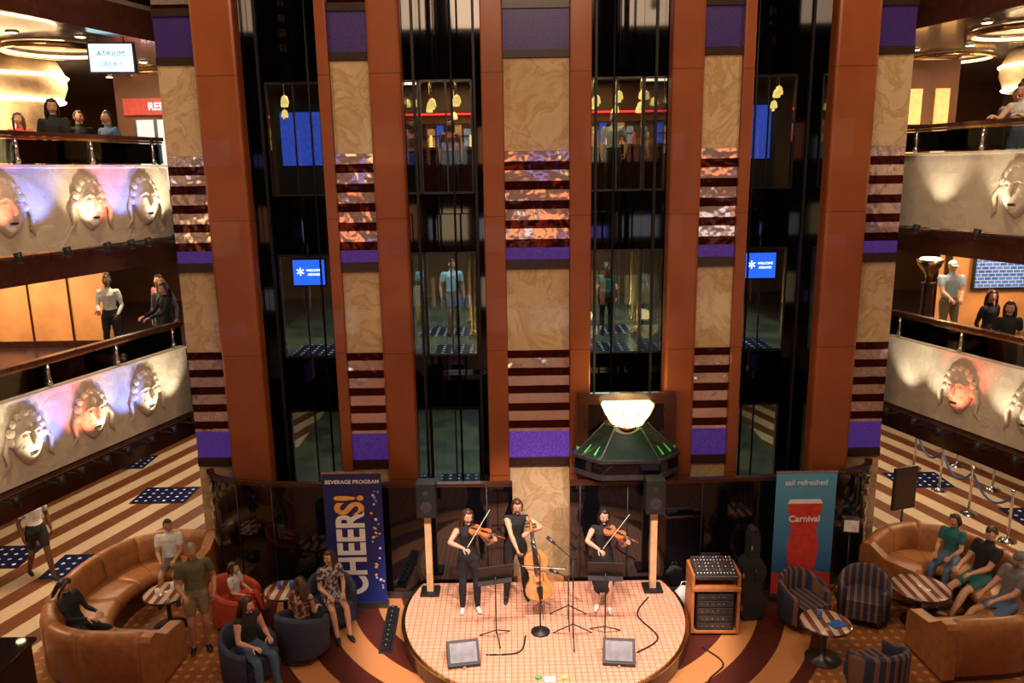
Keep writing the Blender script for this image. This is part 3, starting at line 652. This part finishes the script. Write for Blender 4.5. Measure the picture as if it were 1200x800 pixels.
mb=MB(); mb.b2(-.36,.36,-.04,.04,-.24,.24,STEEL); mb.b2(-.33,.33,-.046,-.04,-.21,.21,LS); mb.cyl((-.2,0,.24),(-.2,0,.36),.01,.01,STEEL,6); mb.cyl((.2,0,.24),(.2,0,.36),.01,.01,STEEL,6); s=mb.build('hanging_sign',(-6.78,13.4,8.76),.1)
text(s,'ATRIUM',.12,(0,-.05,.06),(pi/2,0,0),BLUEP); text(s,'DECK 5',.10,(0,-.05,-.1),(pi/2,0,0),BLUEP)
SHOPR=mat('shop_red',(.5,.05,.04),.4,emit=(.5,.03,.02),es=.4); SHOPW=mat('shop_lit_glass',(.6,.65,.7),.2,emit=(.5,.55,.6),es=.8)
mb=MB(); mb.b2(-9.0,-6.2,18,18.2,F3,9.1,BACKW); mb.b2(-8.8,-6.4,17.9,18,8.2,8.55,SHOPR); mb.b2(-8.6,-7.7,17.94,18,F3+.3,8.1,SHOPW); mb.b2(-7.5,-6.5,17.94,18,F3+.3,8.1,BLK); 
for x in(-8.6,-8.15,-7.7): mb.b2(x-.03,x+.03,17.9,17.94,F3,8.1,STEEL)
o=mb.build('shop_front'); text(o,'REFRESH BAR',.22,(-7.6,17.88,8.37),(pi/2,0,0),WHE)
mb=MB(); mb.b2(6.3,9.4,18,18.2,F3,9.1,BACKW); 
AMB=mat('amber_panel',(.8,.5,.2),.4,emit=(1,.5,.15),es=.8)
for i in range(5): mb.b2(6.5+i*.6,6.8+i*.6,17.95,18,F3+.8,8.5,AMB); mb.b2(6.4+i*.6,6.95+i*.6,17.9,17.95,F3+1.4,F3+1.45,DARKWOOD)
mb.build('bar_front')
mb=MB(); mb.b2(-13.98,-11.2,16.5,16.6,F3,9.1,BLK); mb.b2(-13.4,-11.4,16.42,16.5,F3+.5,8.7,mat('shop_glow',(.9,.75,.5),.5,emit=(.75,.6,.45),es=.9)); mb.build('shop_window')
def down(x,y,z,e=45,col=(1,.72,.45)):
    mb=MB(); mb.lathe([(.09,-.02),(.1,0)],CHROME); mb.lathe([(.07,-.024),(.07,-.02)],WARME); mb.build('ceiling_downlight',(x,y,z)); 
    if e: lamp('AREA','downlight',(x,y,z-.04),e,col,.3,(x,y,0))
for sg in(-1,1):
    for z,e in((9.12,68),(5.9,42),(2.75,50)):
        for (d,y) in((1.5,10),(1.6,13.0),(2.2,16),(1.6,19.4)):
            down(sg*(PX(min(y,13.8))+d),y,z,e*1.15)
            down(sg*(PX(min(y,13.8))+d+1.6),y-.6,z,0); down(sg*(PX(min(y,13.8))+d+.7),y-1.0,z,0); down(sg*(PX(min(y,13.8))+d-.8),y+.5,z,0)
for z,e in((9.12,28),(5.9,50),(2.75,24)):
    for x in(-4.5,-1.6,1.6,4.5): down(x,17.2,z,e,(.85,.95,.78) if z<9 else (1,.7,.4)); down(x,20,z,0); down(x*1.15,18.6,z,0); down(x*.8,21.0,z,0)
    lamp('AREA','corridor_light',(0,20.0,z-.06),e*5,(.85,.95,.78) if z<9 else (1,.7,.4),5,(0,20.0,0),sy=2)
PEND=mat('pendant_glow',(1,.7,.25),.5,emit=(1,.58,.16),es=1.8)
NEON=mat('red_neon',(1,.05,.03),.5,emit=(1,.05,.03),es=2.2)
AMB2=mat('bar_shelf_glow',(.6,.35,.12),.4,emit=(.8,.35,.08),es=.5,var=.5,scale=12); SHOPW2=mat('bar_mirror_glow',(.3,.3,.35),.2,emit=(.3,.3,.4),es=.5,var=.5,scale=12); BLG=mat('bar_blue_glow',(.05,.1,.5),.3,emit=(.04,.08,.6),es=.9,var=.4,scale=10)
for y in(16.8,17.9,19.2,20.6):
    for x in(-5.4,-4.9,-2.4,-1.95,-1.45,1.35,1.8,2.3,2.8,5,5.6):
        mb=MB(); mb.cyl((0,0,.15),(0,0,.70),.006,.006,BRASS,6); mb.lathe([(.02,.17),(.06,.14),(.085,.04),(.08,.0),(.05,-.01)],PEND,n=12); mb.build('pendant_lamp',(x*(y+1)/17.5,y,8.4-.12*((y*7+x*3)%2)))
mb=MB(); mb.b2(-3.4,3.4,21.6,21.7,8.35,8.40,NEON); mb.b2(-3.4,3.4,21.55,21.75,8.42,9.1,BACKW)
for i in range(28): mb.b2(-3.3+.24*i,-3.12+.24*i,21.68,21.74,7.3+.25*(i%3),8.1-.1*(i%2),[AMB2,SHOPW2,BLKM,AMB2,BLG,BLKM][i%6]) 
for z in(7.5,7.8,8.1): mb.b2(-3.4,3.4,21.62,21.68,z,z+.03,DARKWOOD)
mb.b2(-3.4,3.4,21.75,21.8,F3,8.42,BACKW); mb.build('lit_bar_back')
for x in(-5.3,5.3):
    mb=MB(); mb.b2(-1,1,-.05,.05,0,2.3,BLKM); mb.b2(-.85,.85,-.08,-.05,.8,2.1,BLG); mb.build('arcade_display',(x,20.6,F3))  # panel added to give the outer windows a dark blue glow
for x in(-1,1):
    mb=MB(); mb.b2(-1.6,1.6,-.4,.3,0,1.1,DARKWOOD); mb.b2(-1.7,1.7,-.5,.35,1.1,1.16,BRASS)
    for i in range(9): mb.cyl((-1.3+.32*i,0,1.16),(-1.3+.32*i,0,1.45),.04,.03,[BRASS,SHOPR,PEND][i%3],8)
    mb.build('bar_counter',(x*2.6,19.6,F3))
for x in(-2.35,-1.25,1.2,2.3,-.4,.4):
    for y in(17.8,19.6,21.6):
        mb=MB(); mb.lathe([(.11,0),(.11,.1),(.06,.16),(.06,2.3),(.11,2.4),(.11,2.7)],BRASS,n=14); mb.build('corridor_column',(x*(y+1)/18,y,F2+.0))
# ------------------------------------------------------------ people
def ik(a,c,l1,l2,pole):
    a=V(a);c=V(c);d=c-a;L=min(d.length,(l1+l2)*.998); dn=d.normalized(); c=a+dn*L
    x=(l1*l1-l2*l2+L*L)/(2*L); h=math.sqrt(max(l1*l1-x*x,0)); p=V(pole); p=p-dn*p.dot(dn); p.normalize(); return a+dn*x+p*h,c
def cloth(name,c): return mat('cloth_'+name,c,.85,var=.12,scale=25)
SK={'fair':mat('skin_fair',(.60,.33,.22),.5,var=.05),'tan':mat('skin_tan',(.42,.20,.11),.5,var=.05),'dark':mat('skin_dark',(.12,.05,.025),.45,var=.05)}
HR={'black':mat('hair_black',(.012,.008,.006),.4),'brown':mat('hair_brown',(.05,.02,.010),.4),'blond':mat('hair_blond',(.35,.2,.08),.45),'grey':mat('hair_grey',(.22,.20,.18),.5)}
EYEW=mat('eye_white',(.75,.72,.7),.2,var=.02); EYED=mat('eye_iris',(.02,.012,.01),.1); LIP=mat('lips',(.42,.10,.08),.4)
def head_geo(mb,C,sc,yaw,pitch,skin,hair,style,cap=None,tilt=0):
    R=(Matrix.Rotation(yaw,3,'Z')@Matrix.Rotation(tilt,3,'Y')@Matrix.Rotation(pitch,3,'X')); s=sc
    def P(x,y,z): return C+R@V((x*s,y*s,z*s))
    def fn(d,p):
        q=p.copy()
        if d.z<0: k=1-.36*(-d.z)**1.6; q.x*=k; q.y*= (1-.12*(-d.z)) if d.y<0 else (1-.45*(-d.z))
        if d.y<0 and d.z>-.2: q.y*=.95
        return q
    mb.sph(C,(.076*s,.098*s,.118*s),skin,18,14,R,fn)
    mb.tube([P(0,-.088,.012),P(0,-.108,-.020),P(0,-.100,-.030)],[.008*s,(.015*s),.012*s],skin,8)
    mb.sph(P(0,-.078,-.098),(.022*s,.016*s,.014*s),skin,8,6,R)
    for sx in(-1,1):
        mb.sph(P(sx*.030,-.084,.010),(.014*s,.008*s,.008*s),EYEW,8,6,R); mb.sph(P(sx*.030,-.0905,.010),(.006*s,.004*s,.006*s),EYED,8,6,R)
        mb.tube([P(sx*.046,-.080,.028),P(sx*.030,-.090,.034),P(sx*.014,-.090,.030)],[.003*s,.0045*s,.003*s],hair,6)
        mb.sph(P(sx*.077,.005,-.005),(.010*s,.018*s,.030*s),skin,8,6,R); mb.sph(P(sx*.046,-.070,-.025),(.016*s,.014*s,.016*s),skin,8,6,R)
    mb.sph(P(0,-.089,-.056),(.024*s,.008*s,.005*s),LIP,8,6,R); mb.sph(P(0,-.087,-.064),(.019*s,.008*s,.006*s),LIP,8,6,R)
    def hf(d,p):
        front=d.y<-.25 and d.z<.50+.25*abs(d.x)
        low=d.z<(-.35 if style!='short' else -.25)
        side=abs(d.x)>.6 and d.z<.0 and d.y<.15
        return p*(.80 if (front or low or (side and style!='long')) else 1.0)
    mb.sph(P(0,.010,.012),(.087*s,.107*s,.124*s),hair,20,14,R,hf)
    if style=='long':
        mb.tube([P(0,.07,.05),P(0,.095,-.06),P(0,.10,-.18),P(0,.095,-.29)],[(.07*s,.04*s),(.085*s,.035*s),(.085*s,.03*s),(.05*s,.015*s)],hair,10,side=R@V((1,0,0)))
        for sx in(-1,1): mb.tube([P(sx*.05,-.02,.10),P(sx*.086,-.02,.01),P(sx*.09,-.01,-.11),P(sx*.085,-.03,-.24)],[.02*s,.024*s,.026*s,.010*s],hair,8)
    elif style=='bob':
        mb.tube([P(0,.07,.05),P(0,.085,-.05),P(0,.075,-.12)],[(.07*s,.035*s),(.085*s,.03*s),(.06*s,.02*s)],hair,10,side=R@V((1,0,0)))
        for sx in(-1,1): mb.tube([P(sx*.05,-.02,.10),P(sx*.084,-.01,.01),P(sx*.08,-.01,-.10)],[.02*s,.022*s,.014*s],hair,8)
    elif style=='bun':
        mb.sph(P(0,.075,.12),(.055*s,.05*s,.05*s),hair,12,8,R)
    elif style=='tail':
        mb.tube([P(0,.10,.06),P(0,.15,.0),P(0,.13,-.15)],[.025*s,.032*s,.01*s],hair,8)
    if cap:
        mb.sph(P(0,.004,.045),(.092*s,.110*s,.092*s),cap,18,10,R,lambda d,p:p if d.z>-.05 else V((p.x,p.y,-.004*s)))
        mb.tube([P(0,-.08,.045),P(0,-.155,.032)],[(.068*s,.008*s),(.05*s,.006*s)],cap,12,side=R@V((1,0,0)))
def person(name,loc,h=0,H=1.7,pel=None,lean=(0,0),hl=None,hr=None,fl=None,fr=None,skin='fair',top=None,bot=None,sleeve='short',leg='long',shoes=None,hair='brown',style='short',head=(0,0),male=False,skirt=None,curl=.55,epl=None,epr=None,cap=None,tilt=0,kp=None):
    s=H/1.7; S=SK[skin]; top=top or BLKM; bot=bot or BLKM; shoes=shoes or BLKM
    P=V(pel) if pel else V((0,0,.95*s)); up=V((lean[0],lean[1],1)).normalized(); sx=V((1,0,0)); sx=(sx-up*sx.dot(up)).normalized()
    parts=[]; segs=[]
    def T(pts,rad,mats,side=V((1,0,0))):
        rad=[(r,r) if not isinstance(r,tuple) else r for r in rad]; parts.append((pts,rad,side))
        for i in range(len(pts)-1): segs.append((pts[i],pts[i+1],sum(rad[i])/2,sum(rad[i+1])/2,mats[i] if isinstance(mats,list) else mats))
    if male: TR=[(-.10,.10,.09),(-.03,.155,.115),(.05,.150,.112),(.17,.140,.105),(.30,.158,.115),(.40,.172,.118),(.46,.145,.09),(.505,.075,.062),(.55,.058,.058),(.64,.054,.056)]
    else: TR=[(-.10,.10,.09),(-.03,.160,.118),(.05,.155,.112),(.17,.120,.092),(.30,.135,.108),(.38,.142,.118),(.455,.120,.082),(.50,.062,.055),(.55,.046,.048),(.64,.045,.048)]
    pts=[P+up*t*s for t,_,_ in TR]
    T(pts,[(a*s,b*s) for _,a,b in TR],[bot,bot,top,top,top,top,top,S,S],sx)
    shw=(.190 if male else .160)*s; sh={}
    for k,sd in(('l',1),('r',-1)):
        J=P+up*.445*s+sx*sd*shw; tgt=V(hl if k=='l' else hr) if (hl if k=='l' else hr) is not None else J+V((sd*.07,-.04,-.50))*s
        pole=(epl if k=='l' else epr) or (sd*.35,.6,-.5)
        E,W=ik(J,tgt,.285*s,.25*s,pole); sh[k]=(J,E,W)
        g=.006 if sleeve!='none' else 0
        m1=S if sleeve=='none' else top; m2=top if sleeve=='long' else S
        a=(1.12 if male else 1)*s
        T([P+up*.43*s+sx*sd*.08*s,J],[.062*s,.054*a],top)
        T([J,J.lerp(E,.5)],[(.052*a+g),(.047*a+g*1.5)],m1); T([J.lerp(E,.45),E],[.044*a,.037*a],m2)
        T([E,E.lerp(W,.35),W],[.037*a,.039*a,.025*a],m2)
        d=(W-E).normalized(); inward=V((-sd,0,-.4)) if abs(d.z)>.5 else V((0,0,-1)); nrm=(inward-d*inward.dot(d)).normalized(); lat=d.cross(nrm)
        T([W,W+d*.045*s,W+d*.085*s],[(.026*s,.019*s),(.036*s,.017*s),(.038*s,.014*s)],S,lat)
        sh[k+'h']=(W,d,nrm,lat)
    for k,sd in(('l',1),('r',-1)):
        J=P-up*.03*s+sx*sd*.085*s; f=fl if k=='l' else fr; tgt=V(f) if f else V((sd*.10*s,.02,.085*s))
        K,A=ik(J,tgt,.43*s,.425*s,kp or (sd*.1,-1,.15))
        g=.010 if leg!='bare' else 0; ml=bot if leg in('long','short') else S; ms=bot if leg=='long' else S
        a=(1.05 if male else 1)*s
        T([J,J.lerp(K,.4),J.lerp(K,.62)],[.088*a+g,.076*a+g,.066*a+g],ml); T([J.lerp(K,.55),K],[.066*a,.052*a+(g if leg=='long' else 0)],ms)
        T([K,K.lerp(A,.3),A],[.052*a+(g if leg=='long' else 0),.054*a+(g if leg=='long' else 0),.036*a+(g if leg=='long' else 0)],ms)
        fd=V((sd*.15,-1,0)).normalized(); 
        A0=V((A.x,A.y,A.z)); T([A0-fd*.045*s+V((0,0,-.045*s)),A0+fd*.06*s+V((0,0,-.045*s)),A0+fd*.15*s+V((0,0,-.055*s))],[(.034*s,.036*s),(.042*s,.036*s),(.034*s,.024*s)],shoes,V((1,0,0)))
        T([A,A+V((0,0,-.04*s))],[.036*s,.034*s],shoes)
    if skirt:
        L,r,mm=skirt; b=P+V((0,0,-L)); T([P+up*.12*s,P+up*0.0,P.lerp(b,.5),b],[(.128*s,.10*s),(.17*s,.13*s),((.17*s+r)/2,(.14*s+r*.8)/2),(r,r*.8)],mm,V((1,0,0)))
    vs=[];fs=[]
    for p,r,sd in parts:
        a,b=tube_geo(p,r,12,V(sd)); o=len(vs); vs+=a; fs+=[tuple(o+i for i in f) for f in b]
    me=bpy.data.meshes.new('tmp'); me.from_pydata([tuple(v) for v in vs],[],fs); 
    bm=bmesh.new(); bm.from_mesh(me); bmesh.ops.recalc_face_normals(bm,faces=bm.faces); bm.to_mesh(me); bm.free()
    ob=bpy.data.objects.new('tmp',me); scene.collection.objects.link(ob)
    rm=ob.modifiers.new('r','REMESH'); rm.mode='VOXEL'; rm.voxel_size=.0135*max(s,.7); sm=ob.modifiers.new('s','SMOOTH'); sm.factor=.5; sm.iterations=3
    dg=bpy.context.evaluated_depsgraph_get(); e=bpy.data.meshes.new_from_object(ob.evaluated_get(dg)); bpy.data.objects.remove(ob)
    n=len(e.vertices); co=np.empty(n*3); e.vertices.foreach_get('co',co); co=co.reshape(-1,3)
    faces=[tuple(p.vertices) for p in e.polygons]; fc=np.array([co[list(f)].mean(0) for f in faces])
    best=np.full(len(fc),1e9); mi=np.zeros(len(fc),int); mats=[]
    for a,b,ra,rb,m in segs:
        if m not in mats: mats.append(m)
        a=np.array(a);b=np.array(b);ab=b-a; L=max(ab@ab,1e-9); t=np.clip((fc-a)@ab/L,0,1); d=np.linalg.norm(fc-(a+t[:,None]*ab),axis=1)-(ra+(rb-ra)*t)
        if skirt and m is skirt[2]: d=d-.02
        w=d<best; best[w]=d[w]; mi[w]=mats.index(m)
    mb=MB(); 
    for m in mats: mb.idx(m)
    mb.v=[tuple(c) for c in co]; mb.f=faces; mb.mi=[int(i) for i in mi]; mb.sm=[True]*len(faces)
    for k,sd in(('l',1),('r',-1)):
        W,d,nrm,lat=sh[k+'h']; 
        for i,(o,L) in enumerate(((-.027,.068),(-.009,.078),(.009,.073),(.026,.058))):
            p=W+d*.080*s+lat*o*s; pts=[p-d*.01*s]; 
            for q in range(3):
                a=curl*(q+.6); p=p+(d*math.cos(a)+nrm*math.sin(a)+lat*o*.8)*L*s*(.42,.33,.25)[q]; pts.append(p)
            mb.tube(pts,[.0095*s,.009*s,.008*s,.0065*s],S,6)
        p=W+d*.028*s-lat*.030*s; mb.tube([p,p+(d*.6-lat*.7+nrm*.3)*.035*s,p+(d*1.2-lat*.8+nrm*.8)*.045*s],[.012*s,.0105*s,.008*s],S,6)
    hc=P+up*.60*s+V((0,0,.055*s))+V((0,-.012*s,0)); head_geo(mb,hc,s*.95 if H>1.3 else s*1.18,head[0],head[1],S,HR[hair],style,cap,tilt)
    return mb.build(name,loc,math.radians(h),fixn=False)
def sit(name,loc,h,seat=.46,fwd=.46,**k):
    H=k.get('H',1.7); s=H/1.7
    k.setdefault('pel',(0,0,seat+.10*s)); k.setdefault('fl',(.13*s,-fwd,.085*s)); k.setdefault('fr',(-.13*s,-fwd,.085*s))
    k.setdefault('hl',(.12*s,-.30*s,seat+.22*s)); k.setdefault('hr',(-.12*s,-.30*s,seat+.22*s))
    return person(name,loc,h,**k)
BKC=cloth('black',(.012,.012,.014)); WHC=cloth('white',(.58,.58,.56)); JEAN=cloth('denim',(.06,.11,.2)); OLIVE=cloth('olive',(.11,.10,.045)); GREYC=cloth('grey',(.14,.14,.15)); PAT=m_blot('cloth_patterned',(.05,.045,.07),(.42,.36,.36),22); TEAL=cloth('teal',(.02,.13,.13)); PNK=cloth('pink',(.6,.22,.25)); REDC=cloth('red',(.5,.05,.04)); BLUEC=cloth('blue',(.10,.17,.33)); KHAKI=cloth('khaki',(.20,.15,.08)); LBL=cloth('lightblue',(.35,.45,.6)); PAT2=m_blot('cloth_floral',(.10,.03,.03),(.40,.22,.15),18)
# musicians
person('violinist',(-1.14,11.02,ZS),8,1.64,lean=(0,.02),hl=(.36,-.33,1.30),hr=(-.10,-.36,1.22),top=BKC,bot=BKC,sleeve='none',leg='long',hair='brown',style='long',head=(.35,.15),tilt=.12,skin='fair',epl=(.3,-.1,-1),epr=(-1,.0,-.1),fl=(.12,0,.08),fr=(-.11,.02,.08),curl=.8,shoes=WHC)
M=Matrix.Translation((-1.14,11.02,ZS))@Matrix.Rotation(math.radians(8),4,'Z')
fiddle('violin',.355,.205,.035,.14,M@frame((.03,-.10,1.385),(.36,-.25,-.03),(-.25,-.25,1)),VARN)
b_=bow(); b_.matrix_world=M@frame((-.10,-.41,1.20),(.30,.22,.36),(-.5,0,1))
person('violinist',(.90,11.0,ZS),-8,1.62,lean=(0,.02),hl=(.36,-.33,1.28),hr=(-.06,-.38,1.18),top=BKC,bot=BKC,sleeve='none',leg='bare',skirt=(.48,.17,BKC),hair='black',style='bob',head=(.3,.1),tilt=.1,skin='fair',shoes=cloth('silver_shoe',(.6,.6,.6)),epl=(.3,-.1,-1),epr=(-1,.0,-.1),curl=.8,fl=(.10,-.04,.08),fr=(-.09,.02,.08))
M=Matrix.Translation((.90,11.0,ZS))@Matrix.Rotation(math.radians(-8),4,'Z')
fiddle('violin',.355,.205,.035,.14,M@frame((.03,-.10,1.365),(.36,-.25,-.03),(-.25,-.25,1)),VARN)
b_=bow(); b_.matrix_world=M@frame((-.06,-.42,1.16),(.32,.2,.38),(-.5,0,1))
person('cellist',(-.42,11.38,ZS),5,1.66,lean=(.04,-.06),hl=(.17,-.34,1.26),hr=(.02,-.52,.92),top=BKC,bot=BKC,sleeve='none',leg='long',hair='brown',style='bob',head=(.1,.25),skin='fair',epl=(1,-.1,-.2),epr=(-1,.2,-.1),fl=(.15,.0,.08),fr=(-.17,-.06,.08),curl=.8)
M=Matrix.Translation((-.42,11.38,ZS))
fiddle('cello',.75,.43,.12,.30,M@frame((.36,-.58,.30),(-.12,.26,.95),(.05,-1,.3)),VARN2,pin=.29)
b_=bow(); b_.matrix_world=M@frame((.02,-.64,.90),(1,-.02,-.08),(0,-.3,1))
# left lounge
person('standing_man',(-5.12,10.55,0),25,1.7,male=True,top=OLIVE,bot=KHAKI,leg='short',skin='tan',hair='grey',hr=(-.16,-.25,1.05),hl=(.25,-.12,.95),head=(-.3,.2))
sit('seated_woman',(-4.15,9.82,0),50,.45,top=BKC,bot=JEAN,leg='long',sleeve='none',hair='brown',style='long',H=1.65,lean=(0,-.1),head=(.5,.2),hl=(.15,-.3,.72),hr=(-.12,-.34,.70))
sit('seated_child',(-4.78,11.18,0),75,.45,fwd=.38,H=1.2,top=WHC,bot=REDC,leg='long',hair='brown',style='bob',fl=(.1,-.40,.30),fr=(-.1,-.40,.30),head=(.2,.1),skin='fair')
sit('seated_woman',(-3.55,10.40,0),165,.45,top=PAT2,bot=BKC,leg='long',hair='brown',style='long',H=1.5,head=(.9,.3),lean=(0,-.05),fl=(.1,-.38,.08),fr=(-.1,-.38,.08))
sit('seated_woman',(-3.3,11.18,0),30,.45,top=PAT,bot=PAT,leg='short',hair='brown',style='long',H=1.58,head=(-.9,.1),lean=(0,-.02),fl=(.10,-.52,.08),fr=(-.08,-.48,.08),skin='fair')
sit('seated_woman',(-6.80,10.35,0),80,.48,top=BKC,bot=BKC,leg='long',sleeve='long',hair='brown',style='long',H=1.62,lean=(0,.2),head=(.1,.5),hl=(.1,-.28,.75),hr=(-.1,-.28,.75))
sit('seated_man',(-6.25,12.30,0),15,.48,top=WHC,bot=GREYC,leg='short',sleeve='short',hair='black',H=1.55,male=True,head=(.4,.1),skin='tan',lean=(0,.12))
person('walking_woman',(-8.75,12.75,0),55,1.7,top=WHC,bot=BKC,leg='short',skin='dark',hair='black',style='tail',fl=(.08,-.25,.08),fr=(-.08,.28,.13),shoes=BKC)
# right lounge
sit('seated_man',(6.88,11.35,0),-75,.48,top=BKC,bot=TEAL,leg='short',hair='brown',H=1.78,male=True,skin='fair',lean=(0,.2),head=(.1,.4),fl=(.2,-.72,.09),fr=(-.12,-.75,.09),shoes=BKC)
sit('seated_man',(6.8,10.55,0),-80,.48,top=GREYC,bot=BLUEC,leg='short',hair='grey',H=1.75,male=True,skin='fair',lean=(0,.25),head=(.1,.3),fl=(.2,-.80,.09),fr=(-.12,-.7,.09),shoes=WHC,cap=GREYC)
sit('seated_woman',(6.75,12.0,0),-50,.48,top=TEAL,bot=BLUEC,leg='long',hair='brown',style='bob',H=1.6,skin='fair',lean=(0,.1),head=(-.3,.2))
# deck 2
person('standing_woman',(-8.65,16.0,F2),10,1.78,top=WHC,bot=BKC,leg='long',sleeve='long',skin='dark',hair='black',style='bun',hr=(-.13,-.30,1.12),hl=(.20,-.22,1.02))
person('standing_woman',(-7.15,15.2,F2),-40,1.72,top=BKC,bot=BKC,leg='long',sleeve='long',hair='brown',style='long',hr=(-.1,-.4,1.12),hl=(.14,-.4,1.12),head=(.3,.2))
person('standing_woman',(-8.0,16.9,F2),-20,1.66,top=PNK,bot=JEAN,leg='long',sleeve='short',hair='brown',style='long')
person('standing_woman',(-7.5,15.9,F2),10,1.70,top=GREYC,bot=BKC,leg='long',sleeve='long',hair='blond',style='long')
person('standing_man',(8.55,16.0,F2),-10,1.8,top=LBL,bot=KHAKI,leg='long',male=True,hair='grey',cap=WHC,skin='fair',hr=(-.1,-.35,1.1),hl=(.1,-.35,1.1),sleeve='short')
person('standing_woman',(7.75,13.3,F2),20,1.62,top=BKC,bot=BKC,leg='long',sleeve='long',hair='brown',style='long',head=(-.5,.1))
person('standing_woman',(7.45,12.3,F2),-10,1.6,top=BKC,bot=BKC,leg='long',sleeve='short',hair='brown',style='long',head=(-.5,.2))
person('standing_woman',(1.75,17.9,F2),180,1.65,top=TEAL,bot=BKC,leg='long',hair='brown',style='long'); person('standing_man',(-1.8,18.2,F2),20,1.75,top=LBL,bot=KHAKI,leg='short',hair='black',male=True,skin='tan')
# deck 3
person('standing_woman',(-7.3,12.4,F3),15,1.74,top=BKC,bot=BKC,leg='long',sleeve='long',hair='black',style='long',head=(.4,.2),hl=(.12,-.3,1.15))
person('standing_man',(-7.6,13.7,F3),60,1.66,top=BKC,bot=BKC,leg='long',sleeve='short',hair='brown',male=True,skin='tan')
person('standing_man',(-6.95,13.35,F3),-30,1.62,top=JEAN,bot=JEAN,leg='long',sleeve='short',hair='black',male=True,skin='tan')
person('standing_woman',(-8.9,14.2,F3),20,1.68,top=REDC,bot=BKC,leg='long',sleeve='short',hair='brown',style='long',skin='tan')
person('leaning_woman',(7.30,12.3,F3),-60,1.75,top=WHC,bot=LBL,leg='long',sleeve='none',hair='brown',style='bun',lean=(0,-.12),hr=(-.15,-.50,1.27),hl=(.2,-.46,1.27),head=(.1,.3),skin='fair')
person('standing_man',(8.0,13.6,F3),-40,1.78,top=GREYC,bot=BKC,leg='long',male=True,hair='black',head=(.1,.3),skin='tan')
person('standing_woman',(-1.7,17.6,F3),10,1.68,top=PNK,bot=BKC,leg='long',hair='black',style='long',skin='fair'); person('standing_man',(1.85,17.8,F3),-20,1.76,top=WHC,bot=BKC,leg='long',hair='brown',male=True,skin='fair')
# ------------------------------------------------------------ lights
lamp('AREA','atrium_ceiling_light',(0,5.0,12.7),760,(1,.66,.42),4.5,(0,11,3))  # unseen area light added as general fill on the columns
lamp('AREA','lounge_light',(-5.2,9.5,12.5),210,(1,.74,.48),1.0,(-5.2,11,0))
lamp('AREA','lounge_light',(5.2,9.5,12.5),210,(1,.74,.48),1.0,(5.2,11,0))
for x,e in((-3.2,4800),(3.2,4800),(0,3700)):
    T_=V((x*.05,10.6,.4)); c=V((x,4.5,11.8))
    lamp('SPOT','stage_spotlight',c,e,(1,.78,.70),.12,T_,25,.3)
    mb=MB(); d=(T_-c).normalized(); mb.cyl(c-d*.35,c-d*.03,.09,.13,BLKM,14); mb.cyl(c-d*.2,(c.x,c.y,12.99),.015,.015,BLKM,6); mb.build('stage_light_fixture')
w=bpy.data.worlds.new('world'); scene.world=w; w.use_nodes=True; w.node_tree.nodes['Background'].inputs[0].default_value=(.02,.012,.01,1); w.node_tree.nodes['Background'].inputs[1].default_value=.5
# ------------------------------------------------------------ camera
cd=bpy.data.cameras.new('camera'); cd.lens=27.8; cd.sensor_width=36; cam=bpy.data.objects.new('camera',cd); scene.collection.objects.link(cam)
cam.matrix_world=Matrix.Translation((-.43,0,6.9))@(Matrix.Rotation(math.radians(90-12.2),4,'X')@Matrix.Rotation(math.radians(-.9),4,'Z'))
scene.camera=cam
